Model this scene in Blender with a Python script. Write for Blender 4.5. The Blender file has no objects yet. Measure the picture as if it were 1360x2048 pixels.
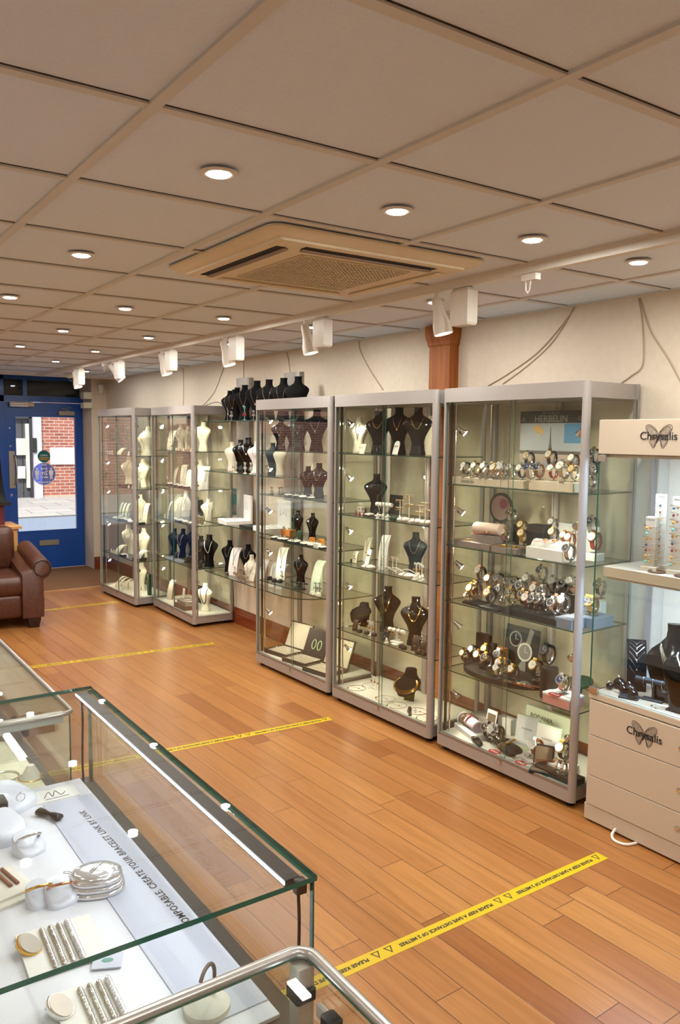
import bpy, math, random
from math import sin, cos, pi, radians as rad, sqrt
from mathutils import Vector, Matrix
random.seed(7)
scn = bpy.context.scene
COL = scn.collection
# ------------------------------------------------------------------ camera
FPX = 1610.8; CAMH = 1.766; ZC = 2.455; XW = 3.444
yaw, pitch, roll = .6024, .0939, .0098
fwd = Vector((sin(yaw)*cos(pitch), cos(yaw)*cos(pitch), -sin(pitch)))
r0 = Vector((cos(yaw), -sin(yaw), 0)); u0 = r0.cross(fwd)
RT = r0*cos(roll)+u0*sin(roll); UP = -r0*sin(roll)+u0*cos(roll)
CAMP = Vector((0, 0, CAMH))
cd = bpy.data.cameras.new('camera'); cam = bpy.data.objects.new('camera', cd); COL.objects.link(cam)
cam.matrix_world = Matrix(((RT.x, UP.x, -fwd.x, 0), (RT.y, UP.y, -fwd.y, 0), (RT.z, UP.z, -fwd.z, CAMH), (0, 0, 0, 1)))
cd.sensor_fit = 'VERTICAL'; cd.sensor_height = 36; cd.lens = FPX/2048*36; cd.clip_start = .02; cd.clip_end = 200
scn.camera = cam
def proj(P):
    d = Vector(P)-CAMP; z = d.dot(fwd)
    return (680+FPX*d.dot(RT)/z, 1024-FPX*d.dot(UP)/z)
def px_ray(px, py):
    return (RT*((px-680)/FPX)+UP*(-(py-1024)/FPX)+fwd)
def atz(px, py, z):
    v = px_ray(px, py); return CAMP+v*((z-CAMH)/v.z)
def atx(px, py, x):
    v = px_ray(px, py); return CAMP+v*(x/v.x)
def aty(px, py, y):
    v = px_ray(px, py); return CAMP+v*(y/v.y)
# ------------------------------------------------------------------ materials
def lin(c):
    if isinstance(c, str):
        c = [int(c[i:i+2], 16)/255 for i in (0, 2, 4)]
    return [(x/12.92 if x <= .04045 else ((x+.055)/1.055)**2.4) for x in c]+[1]
MATS = {}
def mat(name, col='ffffff', rough=.5, metal=0, emit=None, estr=0, var=.06, vs=30, coat=0, spec=.5, bump=0, trans=0, sheen=0):
    if name in MATS: return MATS[name]
    m = bpy.data.materials.new(name); m.use_nodes = True
    nt = m.node_tree; b = nt.nodes['Principled BSDF']
    c = lin(col)
    b.inputs['Roughness'].default_value = rough; b.inputs['Metallic'].default_value = metal
    b.inputs['Coat Weight'].default_value = coat; b.inputs['Specular IOR Level'].default_value = spec
    b.inputs['Transmission Weight'].default_value = trans; b.inputs['Sheen Weight'].default_value = sheen
    tc = nt.nodes.new('ShaderNodeTexCoord'); no = nt.nodes.new('ShaderNodeTexNoise')
    no.inputs['Scale'].default_value = vs; no.inputs['Detail'].default_value = 3
    nt.links.new(tc.outputs['Object'], no.inputs['Vector'])
    mx = nt.nodes.new('ShaderNodeMix'); mx.data_type = 'RGBA'
    mx.inputs[6].default_value = [x*(1-var) for x in c[:3]]+[1]; mx.inputs[7].default_value = [min(1, x*(1+var)) for x in c[:3]]+[1]
    nt.links.new(no.outputs['Fac'], mx.inputs[0]); nt.links.new(mx.outputs[2], b.inputs['Base Color'])
    if bump:
        bp = nt.nodes.new('ShaderNodeBump'); bp.inputs['Strength'].default_value = bump; bp.inputs['Distance'].default_value = .002
        nt.links.new(no.outputs['Fac'], bp.inputs['Height']); nt.links.new(bp.outputs[0], b.inputs['Normal'])
    if emit:
        b.inputs['Emission Color'].default_value = lin(emit); b.inputs['Emission Strength'].default_value = estr
    MATS[name] = m; return m
def glassmat(name, tint, ior=1.5):
    m = bpy.data.materials.new(name); m.use_nodes = True; nt = m.node_tree; nt.nodes.clear()
    o = nt.nodes.new('ShaderNodeOutputMaterial'); mx = nt.nodes.new('ShaderNodeMixShader')
    t = nt.nodes.new('ShaderNodeBsdfTransparent'); t.inputs[0].default_value = tint+(1,)
    g = nt.nodes.new('ShaderNodeBsdfGlossy'); g.inputs['Roughness'].default_value = 0.0
    ge = nt.nodes.new('ShaderNodeNewGeometry')
    f = nt.nodes.new('ShaderNodeFresnel')
    # same reflectance from both sides of the thin pane
    inv = nt.nodes.new('ShaderNodeMath'); inv.operation = 'POWER'; inv.inputs[0].default_value = ior
    sg = nt.nodes.new('ShaderNodeMath'); sg.operation = 'MULTIPLY_ADD'; sg.inputs[1].default_value = -2; sg.inputs[2].default_value = 1
    nt.links.new(ge.outputs['Backfacing'], sg.inputs[0]); nt.links.new(sg.outputs[0], inv.inputs[1])
    # the node inverts the ior itself for back faces; feed 1/ior there so both sides behave as air to glass
    nt.links.new(inv.outputs[0], f.inputs['IOR'])
    nt.links.new(f.outputs[0], mx.inputs[0]); nt.links.new(t.outputs[0], mx.inputs[1]); nt.links.new(g.outputs[0], mx.inputs[2])
    nt.links.new(mx.outputs[0], o.inputs[0]); MATS[name] = m; return m
GLASS = glassmat('clear_glass', (.974, .986, .966))
GLASSW = glassmat('window_glass', (.98, .99, .99))
EDGE = mat('glass_edge', '2a6657', .15, 0, var=.1, coat=.5)
EDGED = mat('glass_edge_shelf', '2c4a3c', .2, 0, var=.1)
ALU = mat('brushed_aluminium', 'aca59f', .42, .35, vs=90, var=.04)
ALUD = mat('dark_anodised_metal', '55504b', .4, .6)
CHROME = mat('chrome', 'd8d8d8', .12, 1)
SILVER = mat('silver', 'e6e4e0', .18, 1)
GOLD = mat('gold', 'e2b25a', .2, 1)
ROSE = mat('rose_gold', 'd99a7a', .22, 1)
BLK = mat('black_plastic', '161514', .45)
BLKV = mat('black_velvet', '121111', .85, spec=.15)
BLKG = mat('black_gloss', '090909', .1, spec=.5)
CREAM = mat('cream_leatherette', 'e3dcc4', .6, vs=60)
WHITE = mat('white_plastic', 'ece8e0', .45)
WHITEP = mat('white_card', 'e9e7e2', .7)
WHITEG = mat('white_gloss_laminate', 'c6b7a2', .3, var=.02)
LEDM = mat('led_strip', 'ffffff', .5, emit='e9f0ff', estr=9)
BULB = mat('halogen_bulb', 'ffffff', .4, emit='fff6d8', estr=40)
DLM = mat('downlight_lens', 'ffffff', .4, emit='f4fff8', estr=14)
CM = {'black': BLKV, 'gloss': BLKG, 'cream': CREAM, 'white': WHITE, 'gold': GOLD, 'silver': SILVER, 'rose': ROSE, 'chrome': CHROME,
      'blk': BLK, 'brown': mat('brown_leather', '5b3320', .5), 'tan': mat('tan_leather', 'a5643a', .5), 'red': mat('red_leather', '8e2a22', .5),
      'pink': mat('pink_leather', 'd99a94', .5), 'blue': mat('navy_leather', '24304f', .5), 'green': mat('dark_green_leather', '24382c', .5),
      'grey': mat('grey_velvet', '8d867e', .8), 'mauve': mat('mauve_laminate', '8f8079', .5), 'ivory': mat('ivory_laminate', 'dccdb2', .5),
      'dial_w': mat('white_dial', 'f1ece0', .3, coat=1), 'dial_k': mat('black_dial', '1b1c20', .2, coat=1), 'dial_b': mat('blue_dial', '22365f', .2, coat=1),
      'dial_s': mat('silver_dial', 'cfcbc2', .25, .5), 'dial_c': mat('champagne_dial', 'dcc79a', .3, .3), 'slate': mat('blue_black_leatherette', '1c2830', .5),
      'paleg': mat('pale_green_board', 'd2dcc4', .6), 'wood': mat('orange_wood_block', 'a8672c', .5), 'teal': mat('teal_print', '1f7a74', .5),
      'redp': mat('red_print', 'c8231f', .5), 'orange': mat('orange_card', 'c47a2e', .5), 'bluegrey': mat('grey_blue_cloth', '7f8797', .8),
      'gem': mat('crystal', 'ffffff', .05, .3, coat=1), 'dgreen': mat('green_velvet', '26402a', .9), 'ruby': mat('dark_red_stone', '7b1f26', .2, coat=1),
      'turq': mat('turquoise_metal', '5fb0a0', .4), 'amber': mat('amber_bead', 'c98a2e', .25), 'lilac': mat('pale_purple_velvet', 'b9a8b4', .8),
      'printk': mat('black_print', '1b1917', .6), 'printg': mat('grey_print', '8a8780', .6), 'printw': mat('white_print', 'e8e6df', .6),
      'taupe': mat('taupe_leatherette', '6b5a49', .6), 'darkbrown': mat('dark_brown_leatherette', '2c211a', .5), 'pearl': mat('pearl', 'efe8da', .2, coat=1)}
# ------------------------------------------------------------------ mesh helpers
class MB:
    def __init__(s): s.v = []; s.f = []; s.m = []
    def add(s, vs, fs, mi=0):
        o = len(s.v); s.v += [tuple(v) for v in vs]; s.f += [tuple(i+o for i in f) for f in fs]
        s.m += [mi]*len(fs) if isinstance(mi, int) else list(mi); return s
    def box(s, x0, y0, z0, x1, y1, z1, mi=0, M=None):
        vs = [(x0, y0, z0), (x1, y0, z0), (x1, y1, z0), (x0, y1, z0), (x0, y0, z1), (x1, y0, z1), (x1, y1, z1), (x0, y1, z1)]
        if M: vs = [M @ Vector(v) for v in vs]
        return s.add(vs, [(3, 2, 1, 0), (4, 5, 6, 7), (0, 1, 5, 4), (1, 2, 6, 5), (2, 3, 7, 6), (3, 0, 4, 7)], mi)
    def bbox(s, x0, y0, z0, x1, y1, z1, b=.003, mi=0):  # box with chamfered vertical and top edges
        P = [(x0+b, y0), (x1-b, y0), (x1, y0+b), (x1, y1-b), (x1-b, y1), (x0+b, y1), (x0, y1-b), (x0, y0+b)]
        Q = [(max(x0+2*b, min(x1-2*b, x)) if 0 else x0+b+(x-x0)*(x1-x0-2*b)/(x1-x0), y0+b+(y-y0)*(y1-y0-2*b)/(y1-y0)) for x, y in P]
        rings = [[(x, y, z0) for x, y in P], [(x, y, z1-b) for x, y in P], [(x, y, z1) for x, y in Q]]
        return s.rings(rings, mi, caps=True)
    def rings(s, R, mi=0, caps=True, closed=False):
        n = len(R[0]); vs = [p for r in R for p in r]; fs = []
        k = len(R); rng = k if closed else k-1
        for i in range(rng):
            for j in range(n):
                a = i*n+j; b = i*n+(j+1) % n; c = ((i+1) % k)*n+(j+1) % n; d = ((i+1) % k)*n+j
                fs.append((a, b, c, d))
        if caps and not closed:
            fs.append(tuple(range(n-1, -1, -1))); fs.append(tuple((k-1)*n+j for j in range(n)))
        return s.add(vs, fs, mi)
    def lathe(s, prof, n=24, c=(0, 0, 0), mi=0, M=None, caps=True):
        R = []
        for r, z in prof:
            ring = [Vector((c[0]+r*cos(2*pi*j/n), c[1]+r*sin(2*pi*j/n), c[2]+z)) for j in range(n)]
            if M: ring = [M @ v for v in ring]
            R.append(ring)
        return s.rings(R, mi, caps)
    def cyl(s, p0, p1, r, n=12, mi=0, r1=None):
        return s.tube([p0, p1], r, n, mi, r1=r1)
    def tube(s, pts, r, n=8, mi=0, closed=False, r1=None, flat=1.0):
        pts = [Vector(p) for p in pts]; k = len(pts); R = []
        t0 = (pts[1]-pts[0]).normalized()
        up = Vector((0, 0, 1)) if abs(t0.z) < .9 else Vector((1, 0, 0))
        nrm = (up-t0*up.dot(t0)).normalized()
        for i, p in enumerate(pts):
            if closed: t = (pts[(i+1) % k]-pts[i-1])
            else: t = pts[min(i+1, k-1)]-pts[max(i-1, 0)]
            if t.length < 1e-9: t = t0
            t.normalize(); nrm = (nrm-t*nrm.dot(t)); nrm = nrm.normalized() if nrm.length > 1e-6 else t.orthogonal().normalized()
            b = t.cross(nrm); rr = r if r1 is None else r+(r1-r)*i/(k-1)
            R.append([p+nrm*(rr*cos(2*pi*j/n))*flat+b*(rr*sin(2*pi*j/n)) for j in range(n)])
        return s.rings(R, mi, True, closed)
    def prism(s, poly, z0, z1, mi=0, M=None):
        n = len(poly); vs = [Vector((x, y, z0)) for x, y in poly]+[Vector((x, y, z1)) for x, y in poly]
        if M: vs = [M @ v for v in vs]
        fs = [tuple(range(n-1, -1, -1)), tuple(range(n, 2*n))]+[(j, (j+1) % n, n+(j+1) % n, n+j) for j in range(n)]
        return s.add(vs, fs, mi)
    def ball(s, c, r, n=12, mi=0, sz=1.0, sx=1.0, sy=1.0):
        k = max(5, n//2+1)
        return s.rings([[(c[0]+r*sx*max(.02, sin(pi*i/(k-1)))*cos(2*pi*j/n), c[1]+r*sy*max(.02, sin(pi*i/(k-1)))*sin(2*pi*j/n), c[2]-r*sz*cos(pi*i/(k-1))) for j in range(n)] for i in range(k)], mi)
    def mesh(s, name, mats, smooth=40):
        me = bpy.data.meshes.new(name); me.from_pydata(s.v, [], s.f); me.update()
        if not isinstance(mats, (list, tuple)): mats = [mats]
        for m in mats: me.materials.append(m)
        me.polygons.foreach_set('material_index', s.m)
        if smooth:
            me.polygons.foreach_set('use_smooth', [True]*len(me.polygons)); me.set_sharp_from_angle(angle=rad(smooth))
        return me
CACHE = {}
def cmesh(key, fn):
    if key not in CACHE: CACHE[key] = fn()
    return CACHE[key]
def link(name, me, parent=None, loc=None, rot=None, scale=None):
    o = bpy.data.objects.new(name, me); COL.objects.link(o)
    if parent is not None: o.parent = parent
    if loc is not None: o.location = loc
    if rot is not None: o.rotation_euler = (0, 0, rot) if isinstance(rot, (int, float)) else tuple(rot)
    if scale is not None: o.scale = (scale,)*3 if not isinstance(scale, tuple) else scale
    return o
def tag(o, label, cat, group=None, kind=None):
    o['label'] = label; o['category'] = cat
    if group: o['group'] = group
    if kind: o['kind'] = kind
    return o
def struct(name, mb, mats, smooth=0):
    o = link(name, mb.mesh(name, mats, smooth)); o['kind'] = 'structure'; return o
# deferred labels: every item on a shelf gets its place, and its rank from the left among its own kind there
REG = []
def reg(o, desc, cat, place, pos=None, group=None):
    REG.append([o, desc, cat, place, pos, group]); o['category'] = cat; return o
ORD = 'first second third fourth fifth sixth seventh eighth ninth tenth eleventh twelfth thirteenth fourteenth fifteenth sixteenth seventeenth eighteenth nineteenth twentieth'.split()
def ordw(i): return ORD[i] if i < 20 else ('twenty-'+ORD[i-20] if i < 29 else ['thirtieth'][0] if i == 29 else 'thirty-'+ORD[i-30] if i < 39 else 'fortieth' if i == 39 else 'forty-'+ORD[i-40])
def flush_labels():
    bpy.context.view_layer.update()
    groups = {}
    for r in REG: groups.setdefault((r[2], r[3]), []).append(r)
    for (cat, place), rs in groups.items():
        rs.sort(key=lambda r: proj(r[4] if r[4] is not None else r[0].matrix_world.translation)[0])
        for i, r in enumerate(rs):
            same = [q for q in rs if q[1] == r[1]]
            if r[0].get('fixed'): lab = f"{r[1]}, {place}"
            elif len(same) == 1: lab = f"{r[1]}, {place}"
            else:
                lab = f"{r[1]}, {ordw(i)} {cat} from left, {place}"
            r[0]['label'] = lab
            if r[5]: r[0]['group'] = r[5]
            elif len(rs) > 2: r[0]['group'] = f"{cat} pieces on {place}"
# text turned into a thin mesh
def text_mesh(txt, size, m, depth=.0004, align='CENTER', bold=0, spacing=1.0, mirror=False, res=2):
    c = bpy.data.curves.new('lettering', 'FONT'); c.body = txt; c.size = size; c.extrude = depth; c.align_x = align; c.align_y = 'CENTER'
    c.resolution_u = res; c.offset = bold; c.space_character = spacing
    o = bpy.data.objects.new('lettering', c); COL.objects.link(o); dg = bpy.context.evaluated_depsgraph_get()
    me = bpy.data.meshes.new_from_object(o.evaluated_get(dg)); bpy.data.objects.remove(o); bpy.data.curves.remove(c)
    if mirror:
        me.transform(Matrix.Scale(-1, 4, (1, 0, 0))); me.flip_normals()
    me.materials.clear(); me.materials.append(m); return me
def basis(xd, yd, pos):
    x = Vector(xd).normalized(); y = Vector(yd).normalized(); z = x.cross(y)
    return Matrix(((x.x, y.x, z.x, pos[0]), (x.y, y.y, z.y, pos[1]), (x.z, y.z, z.z, pos[2]), (0, 0, 0, 1)))
def linkM(name, me, M, parent=None):
    o = link(name, me, parent); o.matrix_local = M; return o
def light(name, kind, loc, energy, color, size=.03, aim=None, angle=None, blend=.6, size_y=None):
    l = bpy.data.lights.new(name, kind); l.energy = energy; l.color = color
    if kind == 'AREA':
        l.size = size
        if size_y: l.shape = 'RECTANGLE'; l.size_y = size_y
    elif kind == 'SUN': l.angle = size
    else: l.shadow_soft_size = size
    if kind == 'SPOT': l.spot_size = angle or rad(100); l.spot_blend = blend
    o = bpy.data.objects.new(name, l); COL.objects.link(o); o.location = loc
    if aim is not None: o.rotation_euler = Vector(aim).to_track_quat('-Z', 'Y').to_euler()
    return o
# ------------------------------------------------------------------ procedural surface materials
def N(nt, t, **k):
    n = nt.nodes.new(t)
    for a, v in k.items(): setattr(n, a, v)
    return n
def floor_mat():
    m = bpy.data.materials.new('oak_planks'); m.use_nodes = True; nt = m.node_tree; L = nt.links.new; b = nt.nodes['Principled BSDF']
    tc = N(nt, 'ShaderNodeTexCoord'); mp = N(nt, 'ShaderNodeMapping'); mp.inputs['Rotation'].default_value = (0, 0, rad(-90-1.56))
    L(tc.outputs['Object'], mp.inputs[0]); sp = N(nt, 'ShaderNodeSeparateXYZ'); L(mp.outputs[0], sp.inputs[0])
    def M(op, a, b_=None, c=None):
        n = N(nt, 'ShaderNodeMath', operation=op)
        for i, v in enumerate((a, b_, c)):
            if v is None: continue
            if isinstance(v, (int, float)): n.inputs[i].default_value = v
            else: L(v, n.inputs[i])
        return n.outputs[0]
    PW, PL = .118, 1.05
    row = M('DIVIDE', sp.outputs['Y'], PW); ri = M('FLOOR', row); rf = M('FRACT', row)
    wn = N(nt, 'ShaderNodeTexWhiteNoise', noise_dimensions='1D'); L(ri, wn.inputs['W'])
    al = M('ADD', M('DIVIDE', sp.outputs['X'], PL), M('MULTIPLY', wn.outputs['Value'], 7.3)); ai = M('FLOOR', al); af = M('FRACT', al)
    cb = N(nt, 'ShaderNodeCombineXYZ'); L(ri, cb.inputs[0]); L(ai, cb.inputs[1])
    w2 = N(nt, 'ShaderNodeTexWhiteNoise', noise_dimensions='3D'); L(cb.outputs[0], w2.inputs['Vector'])
    # joints
    e1 = M('MINIMUM', rf, M('SUBTRACT', 1, rf)); e2 = M('MINIMUM', af, M('SUBTRACT', 1, af))
    j = M('MINIMUM', M('MULTIPLY', e1, PW), M('MULTIPLY', e2, PL))
    jm = N(nt, 'ShaderNodeMapRange'); jm.inputs[1].default_value = .0006; jm.inputs[2].default_value = .0022; L(j, jm.inputs[0])
    # grain
    gm = N(nt, 'ShaderNodeMapping'); gm.inputs['Scale'].default_value = (2.2, 38, 1); L(mp.outputs[0], gm.inputs[0])
    ad = N(nt, 'ShaderNodeVectorMath', operation='ADD'); L(gm.outputs[0], ad.inputs[0])
    sc = N(nt, 'ShaderNodeVectorMath', operation='SCALE'); sc.inputs['Scale'].default_value = 40; L(w2.outputs['Color'], sc.inputs[0]); L(sc.outputs[0], ad.inputs[1])
    gn = N(nt, 'ShaderNodeTexNoise'); gn.inputs['Scale'].default_value = 1; gn.inputs['Detail'].default_value = 6; gn.inputs['Roughness'].default_value = .65; gn.inputs['Distortion'].default_value = .6
    L(ad.outputs[0], gn.inputs['Vector'])
    r = N(nt, 'ShaderNodeValToRGB'); r.color_ramp.elements[0].position = 0; r.color_ramp.elements[0].color = lin('985d2e'); r.color_ramp.elements[1].position = 1; r.color_ramp.elements[1].color = lin('b67c41')
    e = r.color_ramp.elements.new(.18); e.color = lin('a66b38'); e = r.color_ramp.elements.new(.6); e.color = lin('ae743e')
    L(w2.outputs['Value'], r.inputs[0])
    mg = N(nt, 'ShaderNodeMix', data_type='RGBA', blend_type='MULTIPLY'); mg.inputs[0].default_value = 1
    gr = N(nt, 'ShaderNodeValToRGB'); gr.color_ramp.elements[0].position = .3; gr.color_ramp.elements[0].color = (.74, .70, .64, 1); gr.color_ramp.elements[1].position = .62; gr.color_ramp.elements[1].color = (1, 1, 1, 1)
    L(gn.outputs['Fac'], gr.inputs[0]); L(r.outputs[0], mg.inputs[6]); L(gr.outputs[0], mg.inputs[7])
    mj = N(nt, 'ShaderNodeMix', data_type='RGBA'); mj.inputs[6].default_value = lin('4a2a14'); L(jm.outputs[0], mj.inputs[0]); L(mg.outputs[2], mj.inputs[7])
    L(mj.outputs[2], b.inputs['Base Color'])
    rr = N(nt, 'ShaderNodeMapRange'); rr.inputs[3].default_value = .24; rr.inputs[4].default_value = .38; L(gn.outputs['Fac'], rr.inputs[0]); L(rr.outputs[0], b.inputs['Roughness'])
    bp = N(nt, 'ShaderNodeBump'); bp.inputs['Strength'].default_value = .25; bp.inputs['Distance'].default_value = .002; L(jm.outputs[0], bp.inputs['Height']); L(bp.outputs[0], b.inputs['Normal'])
    return m
def brick_mat():
    m = bpy.data.materials.new('red_brick'); m.use_nodes = True; nt = m.node_tree; L = nt.links.new; b = nt.nodes['Principled BSDF']
    tc = N(nt, 'ShaderNodeTexCoord'); sp = N(nt, 'ShaderNodeSeparateXYZ'); L(tc.outputs['Object'], sp.inputs[0]); cb = N(nt, 'ShaderNodeCombineXYZ')
    L(sp.outputs['X'], cb.inputs[0]); L(sp.outputs['Z'], cb.inputs[1])
    br = N(nt, 'ShaderNodeTexBrick'); br.inputs['Scale'].default_value = 1; br.inputs['Brick Width'].default_value = .225; br.inputs['Row Height'].default_value = .075
    br.inputs['Mortar Size'].default_value = .009; br.inputs['Color1'].default_value = lin('a5604c'); br.inputs['Color2'].default_value = lin('8a4c40'); br.inputs['Mortar'].default_value = lin('b9a292')
    L(cb.outputs[0], br.inputs['Vector']); L(br.outputs[0], b.inputs['Base Color']); b.inputs['Roughness'].default_value = .9
    return m
def wood_mat(name, c1, c2, rough=.35, axis=2):
    m = bpy.data.materials.new(name); m.use_nodes = True; nt = m.node_tree; L = nt.links.new; b = nt.nodes['Principled BSDF']
    tc = N(nt, 'ShaderNodeTexCoord'); mp = N(nt, 'ShaderNodeMapping'); s = [28, 28, 28]; s[axis] = 1.6; mp.inputs['Scale'].default_value = s
    L(tc.outputs['Object'], mp.inputs[0]); n = N(nt, 'ShaderNodeTexNoise'); n.inputs['Scale'].default_value = 1; n.inputs['Detail'].default_value = 5; n.inputs['Distortion'].default_value = .5
    L(mp.outputs[0], n.inputs['Vector']); r = N(nt, 'ShaderNodeValToRGB'); r.color_ramp.elements[0].position = .3; r.color_ramp.elements[0].color = lin(c1)
    r.color_ramp.elements[1].position = .7; r.color_ramp.elements[1].color = lin(c2); L(n.outputs['Fac'], r.inputs[0]); L(r.outputs[0], b.inputs['Base Color'])
    b.inputs['Roughness'].default_value = rough; return m
def speckle_mat(name, c1, c2, scale, rough=.9, bump=0):
    m = bpy.data.materials.new(name); m.use_nodes = True; nt = m.node_tree; L = nt.links.new; b = nt.nodes['Principled BSDF']
    tc = N(nt, 'ShaderNodeTexCoord'); n = N(nt, 'ShaderNodeTexNoise'); n.inputs['Scale'].default_value = scale; n.inputs['Detail'].default_value = 4
    L(tc.outputs['Object'], n.inputs['Vector']); r = N(nt, 'ShaderNodeValToRGB'); r.color_ramp.elements[0].position = .35; r.color_ramp.elements[0].color = lin(c1)
    r.color_ramp.elements[1].position = .65; r.color_ramp.elements[1].color = lin(c2); L(n.outputs['Fac'], r.inputs[0]); L(r.outputs[0], b.inputs['Base Color'])
    b.inputs['Roughness'].default_value = rough
    if bump:
        bp = N(nt, 'ShaderNodeBump'); bp.inputs['Strength'].default_value = bump; bp.inputs['Distance'].default_value = .003; L(n.outputs['Fac'], bp.inputs['Height']); L(bp.outputs[0], b.inputs['Normal'])
    return m
FLOOR = floor_mat(); BRICK = brick_mat()
WALL = speckle_mat('cream_wall_paint', 'e0d1bb', 'e4d6c2', 25, .85, .12)
CEIL = speckle_mat('ceiling_tile', 'dce5f2', 'e1eaf6', 180, .55, .1)
TEE = mat('ceiling_tee', 'd3d0ca', .5, var=.02); GAP = mat('tile_shadow_gap', '3a2d22', .9)  # shade in the gap beside each tee is coloured in as a dark strip
PINE = wood_mat('stained_pine', '8c4715', 'b5681f', .6, 2)
SKIRT = wood_mat('varnished_skirting', '6e3014', '8e431f', .35, 1)
BLUE = mat('blue_gloss_paint', '0a4da6', .3, coat=.3, var=.04)
# ------------------------------------------------------------------ room shell
YD = 10.75; X0 = -1.9; Y0 = -2.6
struct('floor', MB().box(X0-.2, Y0-.2, -.12, XW+.2, YD+.05, 0), FLOOR)
struct('wall_right', MB().box(XW, Y0-.2, 0, XW+.2, YD+.25, 3.0), WALL)
struct('wall_left', MB().box(X0-.2, Y0-.2, 0, X0, YD+.25, 3.0), WALL)
struct('wall_back', MB().box(X0, Y0-.2, 0, XW, Y0, 3.0), WALL)
# ceiling: square lay-in tiles of 0.6 m on wide tees
GX, GY = .6757, 1.0989
mb = MB(); mb.box(X0-.2, Y0-.2, ZC+.008, XW+.2, 9.93, ZC+.2, 0)
xs = [GX+.6*i for i in range(-5, 5) if X0 < GX+.6*i < XW]; ys = [GY+.6*j for j in range(-7, 16) if Y0 < GY+.6*j < 9.93]
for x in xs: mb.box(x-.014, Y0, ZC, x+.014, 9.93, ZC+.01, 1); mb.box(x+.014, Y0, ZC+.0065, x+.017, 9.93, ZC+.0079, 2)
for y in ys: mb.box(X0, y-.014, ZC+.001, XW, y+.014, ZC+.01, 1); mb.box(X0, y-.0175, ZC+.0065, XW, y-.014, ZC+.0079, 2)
for x0, x1, y0, y1 in ((XW-.024, XW, Y0, 9.93),): mb.box(x0, y0, ZC+.002, x1, y1, ZC+.01, 1)
struct('ceiling', mb, [CEIL, TEE, GAP])
struct('trim_1', MB().box(X0, 9.93, ZC-.012, XW, 10.05, ZC+.2), mat('white_bulkhead', 'e8e2d8', .5))   # bulkhead at the shop front
struct('ceiling_front', MB().box(X0-.2, 10.05, ZC+.05, XW+.2, YD+.2, ZC+.2), mat('dark_soffit', '6b625a', .8))
# skirting with a moulded top
def skirt(name, p0, p1, nx, ny, h=.15):
    prof = [(0, 0), (.022, 0), (.022, h*.66), (.018, h*.72), (.018, h*.8), (.012, h*.9), (.006, h), (0, h)]
    mb = MB(); mb.rings([[(p[0]+nx*d, p[1]+ny*d, z) for d, z in prof] for p in (p0, p1)])
    return struct(name, mb, SKIRT)
skirt('baseboard_right', (XW, Y0), (XW, 10.36), -1, 0)
skirt('baseboard_left', (X0, Y0), (X0, YD), 1, 0)
skirt('baseboard_back', (X0, Y0), (XW, Y0), 0, 1)
skirt('baseboard_pier', (3.25, 10.36), (XW-.023, 10.36), 0, -1, .17)
struct('wall_pier', MB().box(3.25, 10.36, 0, XW, YD+.1, ZC+.06), WALL)
# timber pilaster with moulded capital
mb = MB(); mb.box(3.37, 3.735, 0, XW, 3.925, ZC-.12)
R = []
for d, z in ((.0, -.13), (.008, -.12), (.010, -.10), (.018, -.075), (.020, -.05), (.020, 0)):
    R.append([(3.37-d, 3.735-d, ZC+z), (XW, 3.735-d, ZC+z), (XW, 3.925+d, ZC+z), (3.37-d, 3.925+d, ZC+z)])
mb.rings(R)
struct('trim_2', mb, PINE)
# ------------------------------------------------------------------ shop front
FX0, FX1 = 2.27, 3.25       # door leaf
zt = 2.16
mb = MB()
mb.box(FX0-.07, YD-.04, 0, FX0, YD+.08, 2.48); mb.box(X0, YD-.04, zt, 3.25, YD+.08, zt+.075)      # jamb, transom bar
mb.box(X0, YD-.04, 2.44, 3.25, YD+.08, 2.56)
for x in (2.50, 1.0, -.6): mb.box(x, YD-.035, zt+.075, x+.05, YD+.06, 2.44)
mb.box(X0, YD-.05, 0, FX0-.07, YD+.1, .46); mb.box(X0, YD-.04, .46, FX0-.07, YD+.08, .53)
for x in (.55,): mb.box(x, YD-.04, .53, x+.06, YD+.08, zt)
struct('wall_front', mb, BLUE)
d = link('door_1', MB().box(FX0+.005, YD-.02, .012, 2.405, YD+.03, zt-.005).box(3.145, YD-.02, .012, FX1-.005, YD+.03, zt-.005)
         .box(2.405, YD-.02, .012, 3.145, YD+.03, .50).box(2.405, YD-.02, 1.972, 3.145, YD+.03, zt-.005)
         .box(2.405, YD-.026, .50, 3.145, YD-.016, .515).mesh('door_1', BLUE, 0)); d['kind'] = 'structure'; DOOR = d
STEEL = mat('satin_steel', 'a9a296', .35, .7)
link('door_pane', MB().box(2.405, YD, .50, 3.145, YD+.008, 1.972).mesh('door_pane', GLASSW, 0), d)
mb = MB().bbox(2.312, YD-.028, 1.07, 2.385, YD-.019, 1.54, .002)
link('push_plate', mb.mesh('push_plate', STEEL), d)
mb = MB(); mb.tube([(2.372, YD-.028, 1.48), (2.378, YD-.06, 1.475), (2.385, YD-.075, 1.44), (2.392, YD-.08, 1.34), (2.392, YD-.08, 1.26), (2.385, YD-.075, 1.16), (2.378, YD-.06, 1.125), (2.372, YD-.028, 1.12)], .009, 8)
link('pull_handle', mb.mesh('pull_handle', STEEL), d)
for z in (1.60, .985):
    link('lock_cylinder', MB().lathe([(.013, 0), (.013, .006), (.009, .008)], 14, M=Matrix.Translation((2.335, YD-.02, z)) @ Matrix.Rotation(rad(90), 4, 'X')).mesh('lock_cylinder', STEEL), d)
link('letter_plate', MB().bbox(2.655, YD-.034, .315, 2.905, YD-.02, .385, .004).mesh('letter_plate', STEEL), d)
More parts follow.
